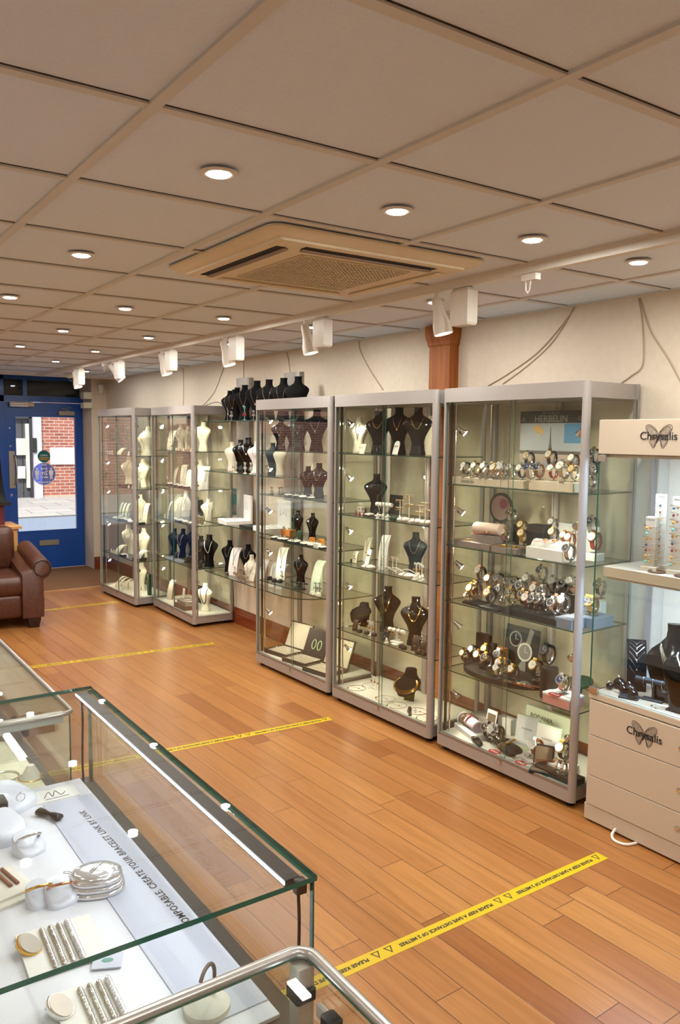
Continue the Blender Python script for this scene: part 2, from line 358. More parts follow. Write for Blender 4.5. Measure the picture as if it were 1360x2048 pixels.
link('door_closer', MB().bbox(2.93, YD-.07, 2.0, 3.13, YD-.02, 2.055, .004).tube([(3.07, YD-.05, 2.057), (2.96, YD-.06, 2.085), (3.09, YD-.05, 2.10)], .006, 6).mesh('door_closer', mat('beige_closer', 'a59b8c', .4)), d)
w = link('window_1', MB().box(X0, YD, .53, FX0-.07, YD+.008, zt).mesh('shop_window_pane', GLASSW, 0)); w['kind'] = 'structure'
w = link('window_2', MB().box(X0, YD, zt+.075, 3.25, YD+.008, 2.44).mesh('transom_pane', GLASSW, 0)); w['kind'] = 'structure'
# lettering and poster on the shop window
PW_ = mat('white_vinyl', 'eef4fb', .5, var=.01)
for txt, x, z, s in (('01323', 1.72, 1.74, .20), ('658', 1.74, 1.57, .20)):
    o = linkM('window_lettering', text_mesh(txt, s, PW_, .0008, bold=.002), basis((1, 0, 0), (0, 0, 1), (x, YD-.003, z)))
    tag(o, f"white vinyl number {'line above' if z > 1.6 else 'line below'} on the shop window beside the door", 'lettering')
o = link('window_film', MB().box(X0+.02, YD-.006, 1.99, FX0-.09, YD-.002, 2.03, 0).box(X0+.02, YD-.006, 2.03, FX0-.09, YD-.002, 2.08, 1).mesh('window_film', [mat('blue_film', '5c9fe0', .5), PW_], 0)); tag(o, 'blue and white film stripe across the shop window', 'window film')
o = link('window_poster', MB().box(-.75, YD-.012, 1.0, -.25, YD-.008, 1.8, 0).box(-.7, YD-.0125, 1.45, -.3, YD-.0121, 1.7, 1).box(-.7, YD-.0125, 1.1, -.3, YD-.0121, 1.35, 1).mesh('window_poster', [mat('blue_poster', '3a6fb4', .5), mat('pale_poster', 'b8cfe6', .5)], 0))
tag(o, 'blue poster hung in the shop window far left of the door', 'poster')
# fascia outside over the window (keeps the transom dark)
struct('trim_3', MB().box(X0-.3, YD+.1, 2.22, 3.9, YD+.9, 3.2).box(X0-.3, YD+.1, 3.0, 3.9, YD+.95, 3.3), mat('dark_fascia', '1d1a19', .7))
# things on and around the door
mb = MB().bbox(2.33, YD-.10, 2.095, 2.55, YD-.04, 2.16, .01)
t = link('overdoor_heater', mb.mesh('overdoor_heater', WHITE)); tag(t, 'white ribbed box with a cream end above the shop door', 'door contact box')
for z in (2.115, 2.14): link('rib', MB().box(2.335, YD-.104, z, 2.545, YD-.1, z+.008).mesh('rib', mat('rib_grey', 'a9a398', .5)), t)  # ribs in a darker grey than the box
link('end_cap', MB().bbox(2.55, YD-.09, 2.1, 2.62, YD-.04, 2.15, .006).mesh('end_cap', mat('cream_plastic', 'd9bf8c', .5)), t)
def vinyl(name, col, tr=.5):
    m = bpy.data.materials.new(name); m.use_nodes = True; nt = m.node_tree; b = nt.nodes['Principled BSDF']; o = nt.nodes['Material Output']
    b.inputs['Base Color'].default_value = lin(col); t = nt.nodes.new('ShaderNodeBsdfTransparent'); t.inputs[0].default_value = lin(col)
    mx = nt.nodes.new('ShaderNodeMixShader'); mx.inputs[0].default_value = tr; nt.links.new(b.outputs[0], mx.inputs[1]); nt.links.new(t.outputs[0], mx.inputs[2]); nt.links.new(mx.outputs[0], o.inputs[0]); return m
VW = mat('white_vinyl_print', 'ffffff', .5, var=0)
def disc(r, n=40, z=.0015, mi=0): return MB().lathe([(r, 0), (r, z)], n, mi=mi)
c = (2.745, YD-.004, 1.468)
Mw = basis((1, 0, 0), (0, 0, 1), c)          # faces the room
t = linkM('open_sign', disc(.079).mesh('open_sign', vinyl('teal_vinyl', '2a8f88', .5), 0), Mw); tag(t, 'round teal OPEN sign hung inside the glass shop door', 'sign')
linkM('lettering', text_mesh('OPEN', .034, PW_, .0008), Matrix.Translation((0, .012, .002)), t)
link('shop_row', MB().box(-.058, -.045, .0015, .058, -.012, .0022).mesh('shop_row', mat('gold_print', 'd6b04e', .5)), t)
for k in range(5): link('shop_window', MB().box(-.05+.022*k, -.04, .0022, -.038+.022*k, -.02, .0026).mesh('shop_window', CM['printk']), t)
linkM('hook', MB().tube([(0, .08, .001), (0, .13, .003), (0, .165, .003)], .0022, 6).lathe([(.02, 0), (.014, .006), (.004, .01)], 16, (0, .17, .0)).mesh('hook', PW_), Matrix.Identity(4), t)
c = (2.742, YD-.004, 1.243)
t = linkM('distance_sticker', disc(.148).mesh('distance_sticker', vinyl('blue_vinyl', 'a3b3ee', .75), 0), basis((1, 0, 0), (0, 0, 1), c)); tag(t, 'round blue two-metre distance sticker, read backwards, on the glass door', 'sticker')
mbp = MB().lathe([(.146, .0015), (.146, .002)], 40)
link('rim', MB().rings([[(r*cos(a), r*sin(a), z) for a in [2*pi*i/40 for i in range(40)]] for r, z in ((.14, .0014), (.14, .0022), (.147, .0022), (.147, .0014))], caps=False, closed=True).mesh('rim', VW), t)
def fig_mesh():
    mb = MB(); mb.lathe([(.0135, 0), (.0135, .0008)], 16, (0, .066, .0015))
    mb.prism([(-.022, .048), (.022, .048), (.026, .036), (.026, -.012), (.019, -.012), (.017, .02), (.016, -.07), (.002, -.07), (.002, -.015), (-.002, -.015), (-.002, -.07), (-.016, -.07), (-.017, .02), (-.019, -.012), (-.026, -.012), (-.026, .036)], .0015, .0023)
    return mb.mesh('figure', VW, 0)
for x in (-.088, .088): link('figure', fig_mesh(), t, (x, 0, 0))
link('arrow', MB().prism([(-.045, .066), (-.027, .084), (-.027, .071), (.027, .071), (.027, .084), (.045, .066), (.027, .048), (.027, .061), (-.027, .061), (-.027, .048)], .0015, .0023).mesh('arrow', VW, 0), t)
for s_, z, txt in ((.078, .012, '2m'), (.036, -.044, '(6ft 6")'), (.02, -.108, 'KEEP YOUR DISTANCE'), (.02, .117, 'PLEASE')):
    linkM('lettering', text_mesh(txt, s_, VW, .0004, mirror=True, bold=.0012), Matrix.Translation((0, z, .002)), t)
# pier furniture
def simplebox(name, x0, y0, z0, x1, y1, z1, m, label, cat, b=.004):
    o = link(name, MB().bbox(x0, y0, z0, x1, y1, z1, b).mesh(name, m)); tag(o, label, cat); return o
simplebox('wall_box', 3.13, 10.28, 2.205, 3.245, 10.42, 2.29, CREAM, 'cream junction box, upper of two beside the transom', 'junction box')
simplebox('wall_box', 3.13, 10.28, 2.09, 3.235, 10.42, 2.16, CREAM, 'cream junction box, lower of two beside the transom', 'junction box')
t = simplebox('motion_sensor', 3.33, 10.30, 2.285, 3.40, 10.359, 2.40, WHITE, 'white motion sensor high on the pier beside the shop door', 'sensor', .012)
t = simplebox('wall_panel', 3.36, 10.33, 1.35, 3.44, 10.359, 1.68, WHITE, 'white flat panel on the pier beside the farthest cabinet', 'panel')
t = simplebox('exit_button', 3.37, 10.325, 1.17, 3.42, 10.359, 1.28, mat('green_button_box', '3a9a74', .4), 'small green door release button below the white panel', 'button')
# cctv dome
t = link('security_camera', MB().lathe([(.07, 0), (.07, -.035), (.055, -.05)], 24).mesh('camera_housing', CREAM)); t.location = (2.78, 9.55, ZC); tag(t, 'small dome security camera on the ceiling near the shop door', 'security camera')
link('dome', MB().ball((0, 0, -.048), .045, 18, sz=.9).mesh('dome', mat('smoked_dome', '2a211c', .08, coat=1)), t)
# door mat
o = link('door_mat', MB().box(-1.5, 9.16, 0, XW-.03, YD-.06, .012).mesh('door_mat', speckle_mat('brown_coir', '7c5436', '93683f', 220, .95, .4), 0)); tag(o, 'brown matting inside the shop door', 'mat')
o = struct('trim_4', MB().box(-1.5, 9.13, 0, XW-.03, 9.16, .014), mat('wood_threshold', 'c79a66', .4))
# ------------------------------------------------------------------ street outside
PAVE = mat('paving_slab', 'bdb6ad', .9); ROAD = speckle_mat('asphalt', '76818f', '87919e', 60, .9)
struct('ground_road', MB().add([(-30, YD+.1, -.1), (40, YD+.1, -.1), (40, 16.2, .125), (-30, 16.2, .125)], [(0, 1, 2, 3)]).add([(-30, YD+.1, -.4), (40, YD+.1, -.4), (40, 16.2, -.4), (-30, 16.2, -.4)], [(3, 2, 1, 0)]), ROAD)
def pave_mat():
    m = bpy.data.materials.new('paving'); m.use_nodes = True; nt = m.node_tree; L = nt.links.new; b = nt.nodes['Principled BSDF']
    tc = N(nt, 'ShaderNodeTexCoord'); br = N(nt, 'ShaderNodeTexBrick'); br.inputs['Scale'].default_value = 1; br.inputs['Brick Width'].default_value = .9; br.inputs['Row Height'].default_value = .6
    br.inputs['Mortar Size'].default_value = .012; br.inputs['Color1'].default_value = lin('a39d96'); br.inputs['Color2'].default_value = lin('b1aaa1'); br.inputs['Mortar'].default_value = lin('6f6a66')
    L(tc.outputs['Object'], br.inputs['Vector']); L(br.outputs[0], b.inputs['Base Color']); b.inputs['Roughness'].default_value = .9; return m
struct('ground_pavement', MB().add([(-30, 16.2, .15), (40, 16.2, .15), (40, 20.2, .24), (-30, 20.2, .24), (-30, 16.2, -.1), (40, 16.2, -.1), (40, 20.2, -.1), (-30, 20.2, -.1)], [(0, 1, 2, 3), (4, 5, 1, 0), (7, 6, 5, 4), (3, 2, 6, 7)]), pave_mat())
YB = 19.9
bld = link('brick_building', None, None, (5, YB, .2)); tag(bld, 'red brick building across the street, seen through the glass door', 'building')
def wx(px, py=950): return aty(px, py, YB).x-5
def wz(py, px=90): return aty(px, py, YB).z-.2
xa, xb = wx(67), wx(82.5)
link('brick_wall', MB().box(xb, 0, 0, 30, .3, 7).box(-30, 0, 0, wx(-30), .3, 7).mesh('brick_wall', BRICK, 0), bld)
link('brick_plinth', MB().box(xb, -.03, -.05, 30, 0, .08).mesh('brick_plinth', mat('pale_render', 'b9a390', .9), 0), bld)
link('white_pier', MB().box(xa, -.12, -.05, xb, .3, 7).mesh('white_pier', mat('white_render', 'd3cbd2', .8), 0), bld)
link('timber_front', MB().box(wx(-30), .1, 0, xa, .3, 7).mesh('timber_front', mat('charcoal_boards', '4c4a4d', .8), 0), bld)
mb = MB()
for k in range(12): mb.box(xa-.06-.16*k, .085, 0, xa-.045-.16*k, .1, 7)
link('board_joint', mb.mesh('board_joint', CM['printk'], 0), bld)['kind'] = 'stuff'
link('timber_post', MB().box(wx(61), .0, 0, wx(66.5), .1, 7).box(wx(-30), .0, wz(838), wx(66), .1, 7).mesh('timber_post', mat('dark_post', '343236', .8), 0), bld)
link('cream_panel', MB().box(wx(54), .03, wz(1020-55+10), wx(61), .1, wz(848)).mesh('cream_panel', mat('cream_render', 'd6cfbe', .8), 0), bld)
link('notice_board', MB().box(wx(33), .02, wz(910), wx(54), .09, wz(877)).mesh('notice_board', mat('cream_board', 'd8cdb4', .8), 0), bld)
link('white_notice', MB().box(wx(101), -.04, wz(929), wx(160), 0, wz(895)).mesh('white_notice', mat('white_board', 'f4f2f4', .8), 0), bld)
link('menu_frame', MB().box(wx(63), -.16, wz(905), wx(72), -.12, wz(876)).mesh('menu_frame', CM['printk'], 0), bld)
link('paper_notice', MB().box(wx(35), .0, wz(956), wx(51), .02, wz(932)).mesh('paper_notice', mat('paper', 'd5d0d6', .8), 0), bld)
# daylight
W = bpy.data.worlds.new('World'); scn.world = W; W.use_nodes = True
bg = W.node_tree.nodes['Background']; bg.inputs[0].default_value = (.72, .84, 1, 1); bg.inputs[1].default_value = 1.6
sk = W.node_tree.nodes.new('ShaderNodeTexSky'); sk.sky_type = 'HOSEK_WILKIE'
SUN = light('sun', 'SUN', (0, 0, 20), 4.2, (1, .96, .9), .01, aim=(.35, .75, -.9))
# ------------------------------------------------------------------ air conditioner cassette
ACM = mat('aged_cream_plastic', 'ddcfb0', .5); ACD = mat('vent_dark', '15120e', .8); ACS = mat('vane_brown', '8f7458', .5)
ac = link('air_conditioner', None, None, (1.82, 2.79, ZC)); tag(ac, 'square cream air conditioning cassette set in the tiled ceiling', 'air conditioner')
def rrect(hx, hy, r, z, n=6):
    P = []
    for cx_, cy_, a0 in ((hx-r, hy-r, 0), (-hx+r, hy-r, 90), (-hx+r, -hy+r, 180), (hx-r, -hy+r, 270)):
        for k in range(n+1): a = rad(a0+90*k/n); P.append((cx_+r*cos(a), cy_+r*sin(a), z))
    return P
HX, HY = .485, .45
mb = MB(); mb.rings([rrect(HX, HY, .05, .001), rrect(HX, HY, .05, -.006), rrect(HX-.02, HY-.02, .05, -.02), rrect(HX-.055, HY-.055, .03, -.026)][::-1])
link('panel', mb.mesh('panel', ACM), ac)
mb = MB(); mb.rings([rrect(HX-.06, HY-.06, .02, -.0255), rrect(HX-.06, HY-.06, .02, -.034), rrect(HX-.07, HY-.07, .02, -.037)][::-1]); link('centre_panel', mb.mesh('centre_panel', ACM), ac)
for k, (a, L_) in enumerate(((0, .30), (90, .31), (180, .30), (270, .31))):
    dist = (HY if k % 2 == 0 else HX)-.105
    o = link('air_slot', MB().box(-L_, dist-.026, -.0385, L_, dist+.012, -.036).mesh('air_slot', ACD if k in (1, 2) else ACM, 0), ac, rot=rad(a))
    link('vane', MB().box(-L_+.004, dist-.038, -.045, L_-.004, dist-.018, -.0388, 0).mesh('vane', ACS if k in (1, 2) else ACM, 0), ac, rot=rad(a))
mb = MB(); G = .25
mb.box(-G, -G, -.0378, G, G, -.0365, 0)
for i in range(27): v = -G+i*2*G/26; mb.box(v-.0035, -G, -.043, v+.0035, G, -.0378, 1); mb.box(-G, v-.0035, -.043, G, v+.0035, -.0378, 1)
link('grille', mb.mesh('grille', [mat('grille_back', '6d5a42', .8), ACM], 0), ac)
# ------------------------------------------------------------------ downlights
TRIM = mat('downlight_trim', 'e6e0d6', .4, 0)
def dl_trim():
    return MB().lathe([(.0, -.001), (.030, -.001), (.033, -.0045), (.045, -.0055), (.049, -.003), (.050, 0)], 28, caps=False).mesh('downlight', TRIM)
def dl_lens(): return MB().lathe([(.029, -.0075), (.0285, -.002)], 24).mesh('lens', DLM)
DLW = (.98, .97, .93)
def downlight(i, j, lit=1):
    x, y = GX+.6*(i+.5), GY+.6*j
    o = link('downlight', cmesh('dl', dl_trim), None, (x, y, ZC)); link('lens', cmesh('dll', dl_lens), o)
    l_ = light('downlight_beam', 'AREA', (x, y, ZC-.0085), 5.9*lit, DLW, .045); l_.data.shape = 'DISK'
    qx, qy = proj((x, y, ZC))
    if (Vector((x, y, ZC))-CAMP).dot(fwd) > .1 and -20 < qx < 1380 and qy > -20: return reg(o, 'round white recessed downlight', 'downlight', 'tiled ceiling', group='recessed downlights')
    return tag(o, 'added unseen round white downlight, put outside the view to light the room', 'downlight', 'recessed downlights')
for i, js in ((0, (1.5, 3.5, 5.5, 7.5)), (1, (1.5, 5.5, 7.5, 9.5)), (2, (1.5, 5.5, 7.5, 9.5, 11.5)), (3, (1.5, 3.5, 5.5, 7.5, 9.5, 11.5, 13.2))):
    for j in js: downlight(i, j)
for i, j in ((1, -.5), (3, -.5), (-1, -1.5), (0, -2.5), (2, -2.5), (-2, 3.5), (-3, 1.5), (-3, 5.5), (-2, 7.5), (-3, 9.5), (-1, 9.5), (-1, 12.5), (1, 11.5), (-3, -1.5)):  # added unseen downlights, put in to light the room
    downlight(i, j)
# ------------------------------------------------------------------ track with spot heads
TW = mat('white_track_metal', 'ddd5c8', .4)
TX = 2.49
t = link('lighting_track', MB().box(TX-.018, -.6, ZC-.034, TX+.018, 9.75, ZC).box(TX-.021, -.6, ZC-.006, TX+.021, 9.75, ZC).mesh('lighting_track', TW, 0)); tag(t, 'long white lighting track running along the ceiling above the cabinets', 'lighting track')
def head(y, tilt, turn, glow=1):
    o = link('track_spotlight', None, None, (TX, y, ZC-.034)); reg(o, 'white spotlight with box driver', 'track spotlight', 'ceiling track', group='spotlights on the track')
    link('adapter', cmesh('tad', lambda: MB().bbox(-.016, -.05, -.012, .016, .05, 0, .003).mesh('adapter', TW)), o, (0, -.07, 0))
    link('driver_box', cmesh('tdb', lambda: MB().rings([[(-.026, -.05, -.165), (.026, -.05, -.165), (.026, .05, -.165), (-.026, .05, -.165)], [(-.03, -.055, -.155), (.03, -.055, -.155), (.03, .055, -.155), (-.03, .055, -.155)], [(-.03, -.055, -.018), (.03, -.055, -.018), (.03, .055, -.018), (-.03, .055, -.018)], [(-.022, -.045, -.006), (.022, -.045, -.006), (.022, .045, -.006), (-.022, .045, -.006)]]).mesh('driver_box', TW, 25)), o, (0, -.08, 0))
    link('swivel', cmesh('tsw', lambda: MB().lathe([(.018, -.02), (.018, 0)], 14).tube([(0, .02, -.01), (0, .035, -.04), (0, .02, -.06)], .003, 6).mesh('swivel', TW)), o, (0, .09, 0))
    h = link('lamp_body', cmesh('tlb', lambda: MB().lathe([(.0, .05), (.022, .048), (.026, .03), (.028, -.02), (.034, -.05), (.044, -.085), (.047, -.13), (.043, -.13), (.036, -.08), (.0, -.075)], 28, caps=False).mesh('lamp_body', TW)), o, (0, .09, -.065), (rad(tilt), 0, rad(turn)), .95)
    link('lamp_lens', cmesh('tll', lambda: MB().lathe([(.0, -.078), (.027, -.078), (.031, -.088)], 24, caps=False).mesh('lamp_lens', BULB)), h)
    M = Matrix.Translation((TX, y+.09, ZC-.10)) @ Matrix.Rotation(rad(turn), 4, 'Z') @ Matrix.Rotation(rad(tilt), 4, 'X')
    dv = M.to_3x3() @ Vector((0, 0, -1))
    light('track_beam', 'SPOT', M @ Vector((0, 0, -.08)), 20*glow, (1, .90, .76), .03, dv, rad(75), .8)
for y, ti, tu in ((2.755, 13, -140), (3.89, 14, -140), (4.93, 16, -140), (6.03, 18, -135), (7.2, 40, -120), (8.36, 16, -140)): head(y, ti, tu)

def loop(y):
    o = link('track_adapter', MB().bbox(-.016, -.04, -.028, .016, .04, 0, .003).tube([(0, .0, -.025), (0, .004, -.06), (0, .014, -.075), (0, .024, -.06), (0, .026, -.025)], .003, 6).mesh('track_adapter', TW), None, (TX, y, ZC-.034))
    return o
tag(loop(2.29), 'empty track adapter with a cable loop, right of the nearest spotlight', 'track adapter')
tag(loop(7.52), 'empty track adapter with a cable loop near the shop door end', 'track adapter')
# ------------------------------------------------------------------ wall cables
CABM = mat('cream_cable', 'b7a489', .6); CABK = mat('dark_cable', '3a332c', .6)
def smooth_path(P, n=8):
    P = [Vector(p) for p in P]; out = []
    for i in range(len(P)-1):
        p0 = P[max(0, i-1)]; p1 = P[i]; p2 = P[i+1]; p3 = P[min(len(P)-1, i+2)]
        for k in range(n):
            t = k/n; out.append(.5*((2*p1)+(p2-p0)*t+(2*p0-5*p1+4*p2-p3)*t*t+(3*p1-p0-3*p2+p3)*t**3))
    out.append(P[-1]); return out
def wire(pts, label, m=CABM, r=.0035, x=XW-.005):
    W_ = [atx(px, py, x) for px, py in pts]
    W_ = [Vector((w.x, w.y, min(w.z, ZC-.005))) for w in W_]
    o = link('cable', MB().tube(smooth_path(W_), r, 6).mesh('cable', m)); tag(o, label, 'cable'); return o
wire([(1150, 612), (1120, 655), (1075, 705), (1020, 745), (975, 772)], 'thin cream cable sagging from ceiling to watch cabinet top, upper of two')
wire([(1147, 613), (1125, 655), (1095, 695), (1050, 735), (1005, 768)], 'thin cream cable sagging from ceiling to watch cabinet top, lower of two', r=.0028)
wire([(1277, 596), (1283, 630), (1287, 690), (1284, 733), (1262, 752), (1240, 768)], 'cream cable hanging to the right end of the watch cabinet')
wire([(1280, 596), (1300, 660), (1335, 715), (1358, 758), (1375, 790)], 'cream cable running down to the butterfly cabinet')
wire([(717, 678), (722, 705), (740, 740), (766, 780)], 'cream cable falling behind the gold cabinet')
wire([(485, 706), (487, 730), (487, 760)], 'thin cable dropping to the left wall pillar')
wire([(573, 698), (577, 722), (580, 747)], 'thin cable dropping to the right wall pillar')
wire([(452, 712), (444, 745), (428, 785), (405, 812)], 'thin cable sagging above the second cabinet', m=CABK, r=.002)
wire([(366, 730), (367, 770), (366, 815)], 'thin vertical cable on the wall above second cabinet', r=.0028)
wire([(405, 814), (425, 806), (440, 806), (452, 820), (460, 835)], 'dark cable lying over the second cabinet top', m=CABK, x=3.36)
wire([(462, 1135), (466, 1180), (467, 1225), (464, 1245)], 'dark cable hanging to the floor between cabinets', m=CABK, r=.004)
# ------------------------------------------------------------------ aluminium glass display cabinets
class Cab:
    def __init__(s, x, y, ang, W, D, H, place, shelves):
        s.M = Matrix.Translation((x, y, 0)) @ Matrix.Rotation(rad(-90+ang), 4, 'Z'); s.ang = rad(-90+ang)
        s.W, s.D, s.H, s.place, s.sh = W, D, H, place, shelves
    def P(s, u, v, z): return s.M @ Vector((u, v, z))
    def u(s, px, v, z):
        a, b = -.6, s.W+.6
        for _ in range(40):
            m = (a+b)/2
            if proj(s.P(m, v, z))[0] < px: a = m
            else: b = m
        return (a+b)/2
LAMPW = (1, .93, .70)
SHW = ['top shelf', 'second shelf', 'third shelf', 'fourth shelf', 'bottom deck']
def build_cab(c, label, lamps_z, lampaim=(.55, .35, -.55), power=.75, canopy=.075, round_post=True):
    W, D, H = c.W, c.D, c.H
    root = link('display_cabinet', None); root.matrix_world = c.M; tag(root, label, 'display cabinet', 'aluminium glass display cabinets')
    r = .028
    def post_mesh():
        P = [(-.014, -.014)]
        mb = MB(); pts = []
        for k in range(9): a = rad(180+90*k/8); pts.append((r*cos(a), r*sin(a)))   # rounded outer corner
        pts += [(.0, 0), (0, 0)] if 0 else [(0, 0)]
        mb.prism([(x+r, y+r) for x, y in pts], 0.03, H); return mb.mesh('post', ALU, 30)
    pm = post_mesh()
    link('post', pm, root, (0, 0, 0)); 
    o = link('post', pm, root, (W, 0, 0), rad(90))
    o = link('post', pm, root, (W, D, 0), rad(180)); link('post', pm, root, (0, D, 0), rad(-90))
    link('base', MB().box(r*.5, .003, .03, W-r*.5, D-.003, .095).box(r, .0, .03, W-r, .004, .088).mesh('base', ALU, 0), root)
    link('door_rail', MB().box(r, -.001, .10, W-r, .012, .106).box(r+.01, .001, .088, W-r, .016, .1005).mesh('door_rail', mat('rail_aluminium', '9a9085', .4, .5), 0), root)
    link('canopy', MB().box(r*.5, .003, H-canopy, W-r*.5, D-.003, H-.004).box(r, 0, H-canopy, W-r, .004, H).box(r*.6, .01, H-.006, W-r*.6, D-.01, H-.001).mesh('canopy', ALU, 0), root)
    link('deck', MB().box(.02, .02, .0955, W-.02, D-.02, .0975).mesh('deck', mat('white_deck_board', 'd9d3c6', .6), 0), root)
    for x, y in ((.05, .05), (W-.05, .05), (.05, D-.05), (W-.05, D-.05)):
        link('foot', cmesh('foot', lambda: MB().lathe([(.022, 0), (.022, .008), (.012, .012), (.012, .031)], 14).mesh('foot', BLK)), root, (x, y, 0))
    z0, z1 = .106, H-canopy
    def pane(name, x0, y0, x1, y1, z0=z0, z1=z1):
        mb = MB(); mb.box(x0, y0, z0, x1, y1, z1)
        mi = [1, 1, 0, 0, 0, 0] if abs(x1-x0) > abs(y1-y0) else [1, 1, 0, 0, 0, 0]
        if abs(x1-x0) > abs(y1-y0): mi = [1, 1, 0, 1, 0, 1]
        else: mi = [1, 1, 1, 0, 1, 0]
        mb.m = mi; return link(name, mb.mesh(name, [GLASS, EDGE], 0), root)
    m = W*.52
    pane('door_pane', r+.002, .010, m+.02, .015); pane('door_pane', m-.02, .019, W-r-.002, .024)
    pane('side_pane', .004, r, .009, D-r); pane('side_pane', W-.009, r, W-.004, D-r)
    pane('back_pane', r, D-.012, W-r, D-.007)
    link('lock', MB().cyl((m+.0, -.012, .085), (m+.0, .006, .085), .009, 14).mesh('lock', CHROME), root)
    for z in c.sh[:-1]:
        mb = MB(); mb.box(.012, .03, z-.006, W-.012, D-.03, z); mb.m = [0, 0, 1, 1, 1, 1]
        link('shelf', mb.mesh('shelf', [GLASS, EDGED], 0), root)
    # slotted uprights inside
    link('upright', MB().box(.02, .045, .1, .032, .057, z1).mesh('upright', ALUD, 0), root)
    link('upright', MB().box(W*.5-.02, D-.03, .1, W*.5+.02, D-.013, z1).box(W*.5-.014, D-.032, .1, W*.5-.008, D-.03, z1).box(W*.5+.008, D-.032, .1, W*.5+.014, D-.03, z1).mesh('upright', ALU, 0), root)
    link('upright', MB().box(W-.032, .045, .1, W-.02, .057, z1).mesh('upright', ALU, 0), root)
    link('lamp_rod', MB().cyl((.05, .06, .1), (.05, .06, z1), .005, 8).mesh('lamp_rod', CHROME), root)
    aim = Vector(lampaim).normalized()
    q = aim.to_track_quat('-Z', 'Y').to_matrix().to_4x4()
    for z in lamps_z:
        lm = linkM('spot_lamp', cmesh('cablamp', lambda: MB().lathe([(0, .03), (.008, .03), (.010, .012), (.012, .0), (.021, -.022), (.019, -.022), (.0, -.008)], 18, caps=False).mesh('spot_lamp', CHROME)), Matrix.Translation((.085, .075, z)) @ q, root)
        link('bracket', cmesh('cabbr', lambda: MB().cyl((-.035, -.015, .01), (-.005, 0, .022), .004, 6).ball((-.035, -.015, .01), .011, 8).mesh('bracket', CM['printk'])), lm)
        link('bulb', cmesh('cabbulb', lambda: MB().lathe([(0, -.016), (.013, -.018), (.017, -.021)], 14, caps=False).mesh('bulb', BULB)), lm)
        wp = c.M @ Vector((.085, .075, z)); wd = c.M.to_3x3() @ aim
        light('cabinet_beam', 'SPOT', wp+wd*.026, power*3, LAMPW, .012, wd, rad(120), .7)
    # a second rod with lamps on the right, partly behind the post
    link('lamp_rod', MB().cyl((W-.05, .06, .1), (W-.05, .06, z1), .005, 8).mesh('lamp_rod', CHROME), root)
    aim2 = Vector((-lampaim[0], lampaim[1], lampaim[2])).normalized(); q2 = aim2.to_track_quat('-Z', 'Y').to_matrix().to_4x4()
    for z in lamps_z:
        lm = linkM('spot_lamp', CACHE['cablamp'], Matrix.Translation((W-.085, .075, z)) @ q2, root); link('bulb', CACHE['cabbulb'], lm)
        wp = c.M @ Vector((W-.085, .075, z)); wd = c.M.to_3x3() @ aim2
        light('cabinet_beam', 'SPOT', wp+wd*.026, power*3, LAMPW, .012, wd, rad(120), .7)
    c.root = root
C5 = Cab(2.985, 3.36, 1.56, .955, .42, 2.03, 'watch cabinet', [1.51, 1.17, .855, .465, .0975])
C4 = Cab(2.957, 4.39, 1.56, .98, .42, 2.03, 'gold cabinet', [1.655, 1.257, .925, .487, .0975])
C3 = Cab(2.930, 5.41, 1.56, .985, .42, 2.03, 'ring-tray cabinet', [1.655, 1.324, .993, .66, .0975])
C2 = Cab(3.035, 7.79, -1.3, 1.06, .41, 2.03, 'second-farthest cabinet', [1.612, 1.265, .935, .54, .0975])
C1 = Cab(2.836, 8.86, 1.6, 1.03, .41, 2.03, 'farthest cabinet', [1.545, 1.21, .85, .47, .0975])
build_cab(C5, 'tall silver-framed glass cabinet full of watches, nearest of five', (1.80, 1.36, 1.06, .72, .32))
build_cab(C4, 'tall silver-framed glass cabinet of gold necklaces and black busts beside the watches', (1.85, 1.5, 1.15, .78, .36))
build_cab(C3, 'tall silver-framed glass cabinet with open ring trays on its floor', (1.88, 1.52, 1.2, .88, .42))
build_cab(C2, 'silver-framed glass cabinet left of the wall shelves, second farthest', (1.86, 1.52, 1.2, .86, .42))
build_cab(C1, 'silver-framed glass cabinet of cream busts, farthest, beside the shop door', (1.86, 1.46, 1.14, .78, .38))
# ------------------------------------------------------------------ floor tapes
YEL = mat('yellow_tape', 'cdab0e', .4, var=.03)
def tape(p0, p1, n, label, off=.1):
    p0 = Vector(p0+(0,)); p1 = Vector(p1+(0,)); d = (p1-p0); L_ = d.length; d.normalize()      # p0 right end, text runs p0 -> p1
    up = Vector((0, 0, 1)).cross(d); M = basis(d, up, p0+Vector((0, 0, .0002)))
    o = linkM('floor_tape', MB().box(0, -.03, 0, L_, .03, .0006).mesh('floor_tape', YEL, 0), M); tag(o, label, 'floor tape', 'yellow distance tapes')
    tm = cmesh('tapetext', lambda: text_mesh('PLEASE KEEP A SAFE DISTANCE OF 2 METRES', .0225, CM['printk'], .0001, 'LEFT', bold=.0009))
    w = .72; tri = cmesh('tapetri', lambda: MB().prism([(.034, -.019), (.0, -.019), (.017, .017)], 0, .0002).mesh('warning_triangle', CM['printk'], 0))
    tri2 = cmesh('tapetri2', lambda: MB().prism([(.0275, -.0155), (.0065, -.0155), (.017, .0085)], 0, .0003).mesh('warning_triangle', YEL, 0))
    tw = max(v.co.x for v in tm.vertices)
    x = .02
    def T(x):
        a = link('warning_triangle', tri, o, (x, 0, .0007)); link('triangle_face', tri2, a, (0, 0, .0001))
    T(x); x += .05
    for k in range(n):
        if x+tw > L_: break
        linkM('lettering', tm, Matrix.Translation((x, 0, .0008)), o); x += tw+.025; 
        if x+.09 > L_: break
        T(x); T(x+.055); x += .11
tape((2.79, 2.06), (.85, 2.06), 4, 'yellow safe-distance tape on the floor, nearest, left of the butterfly cabinet')
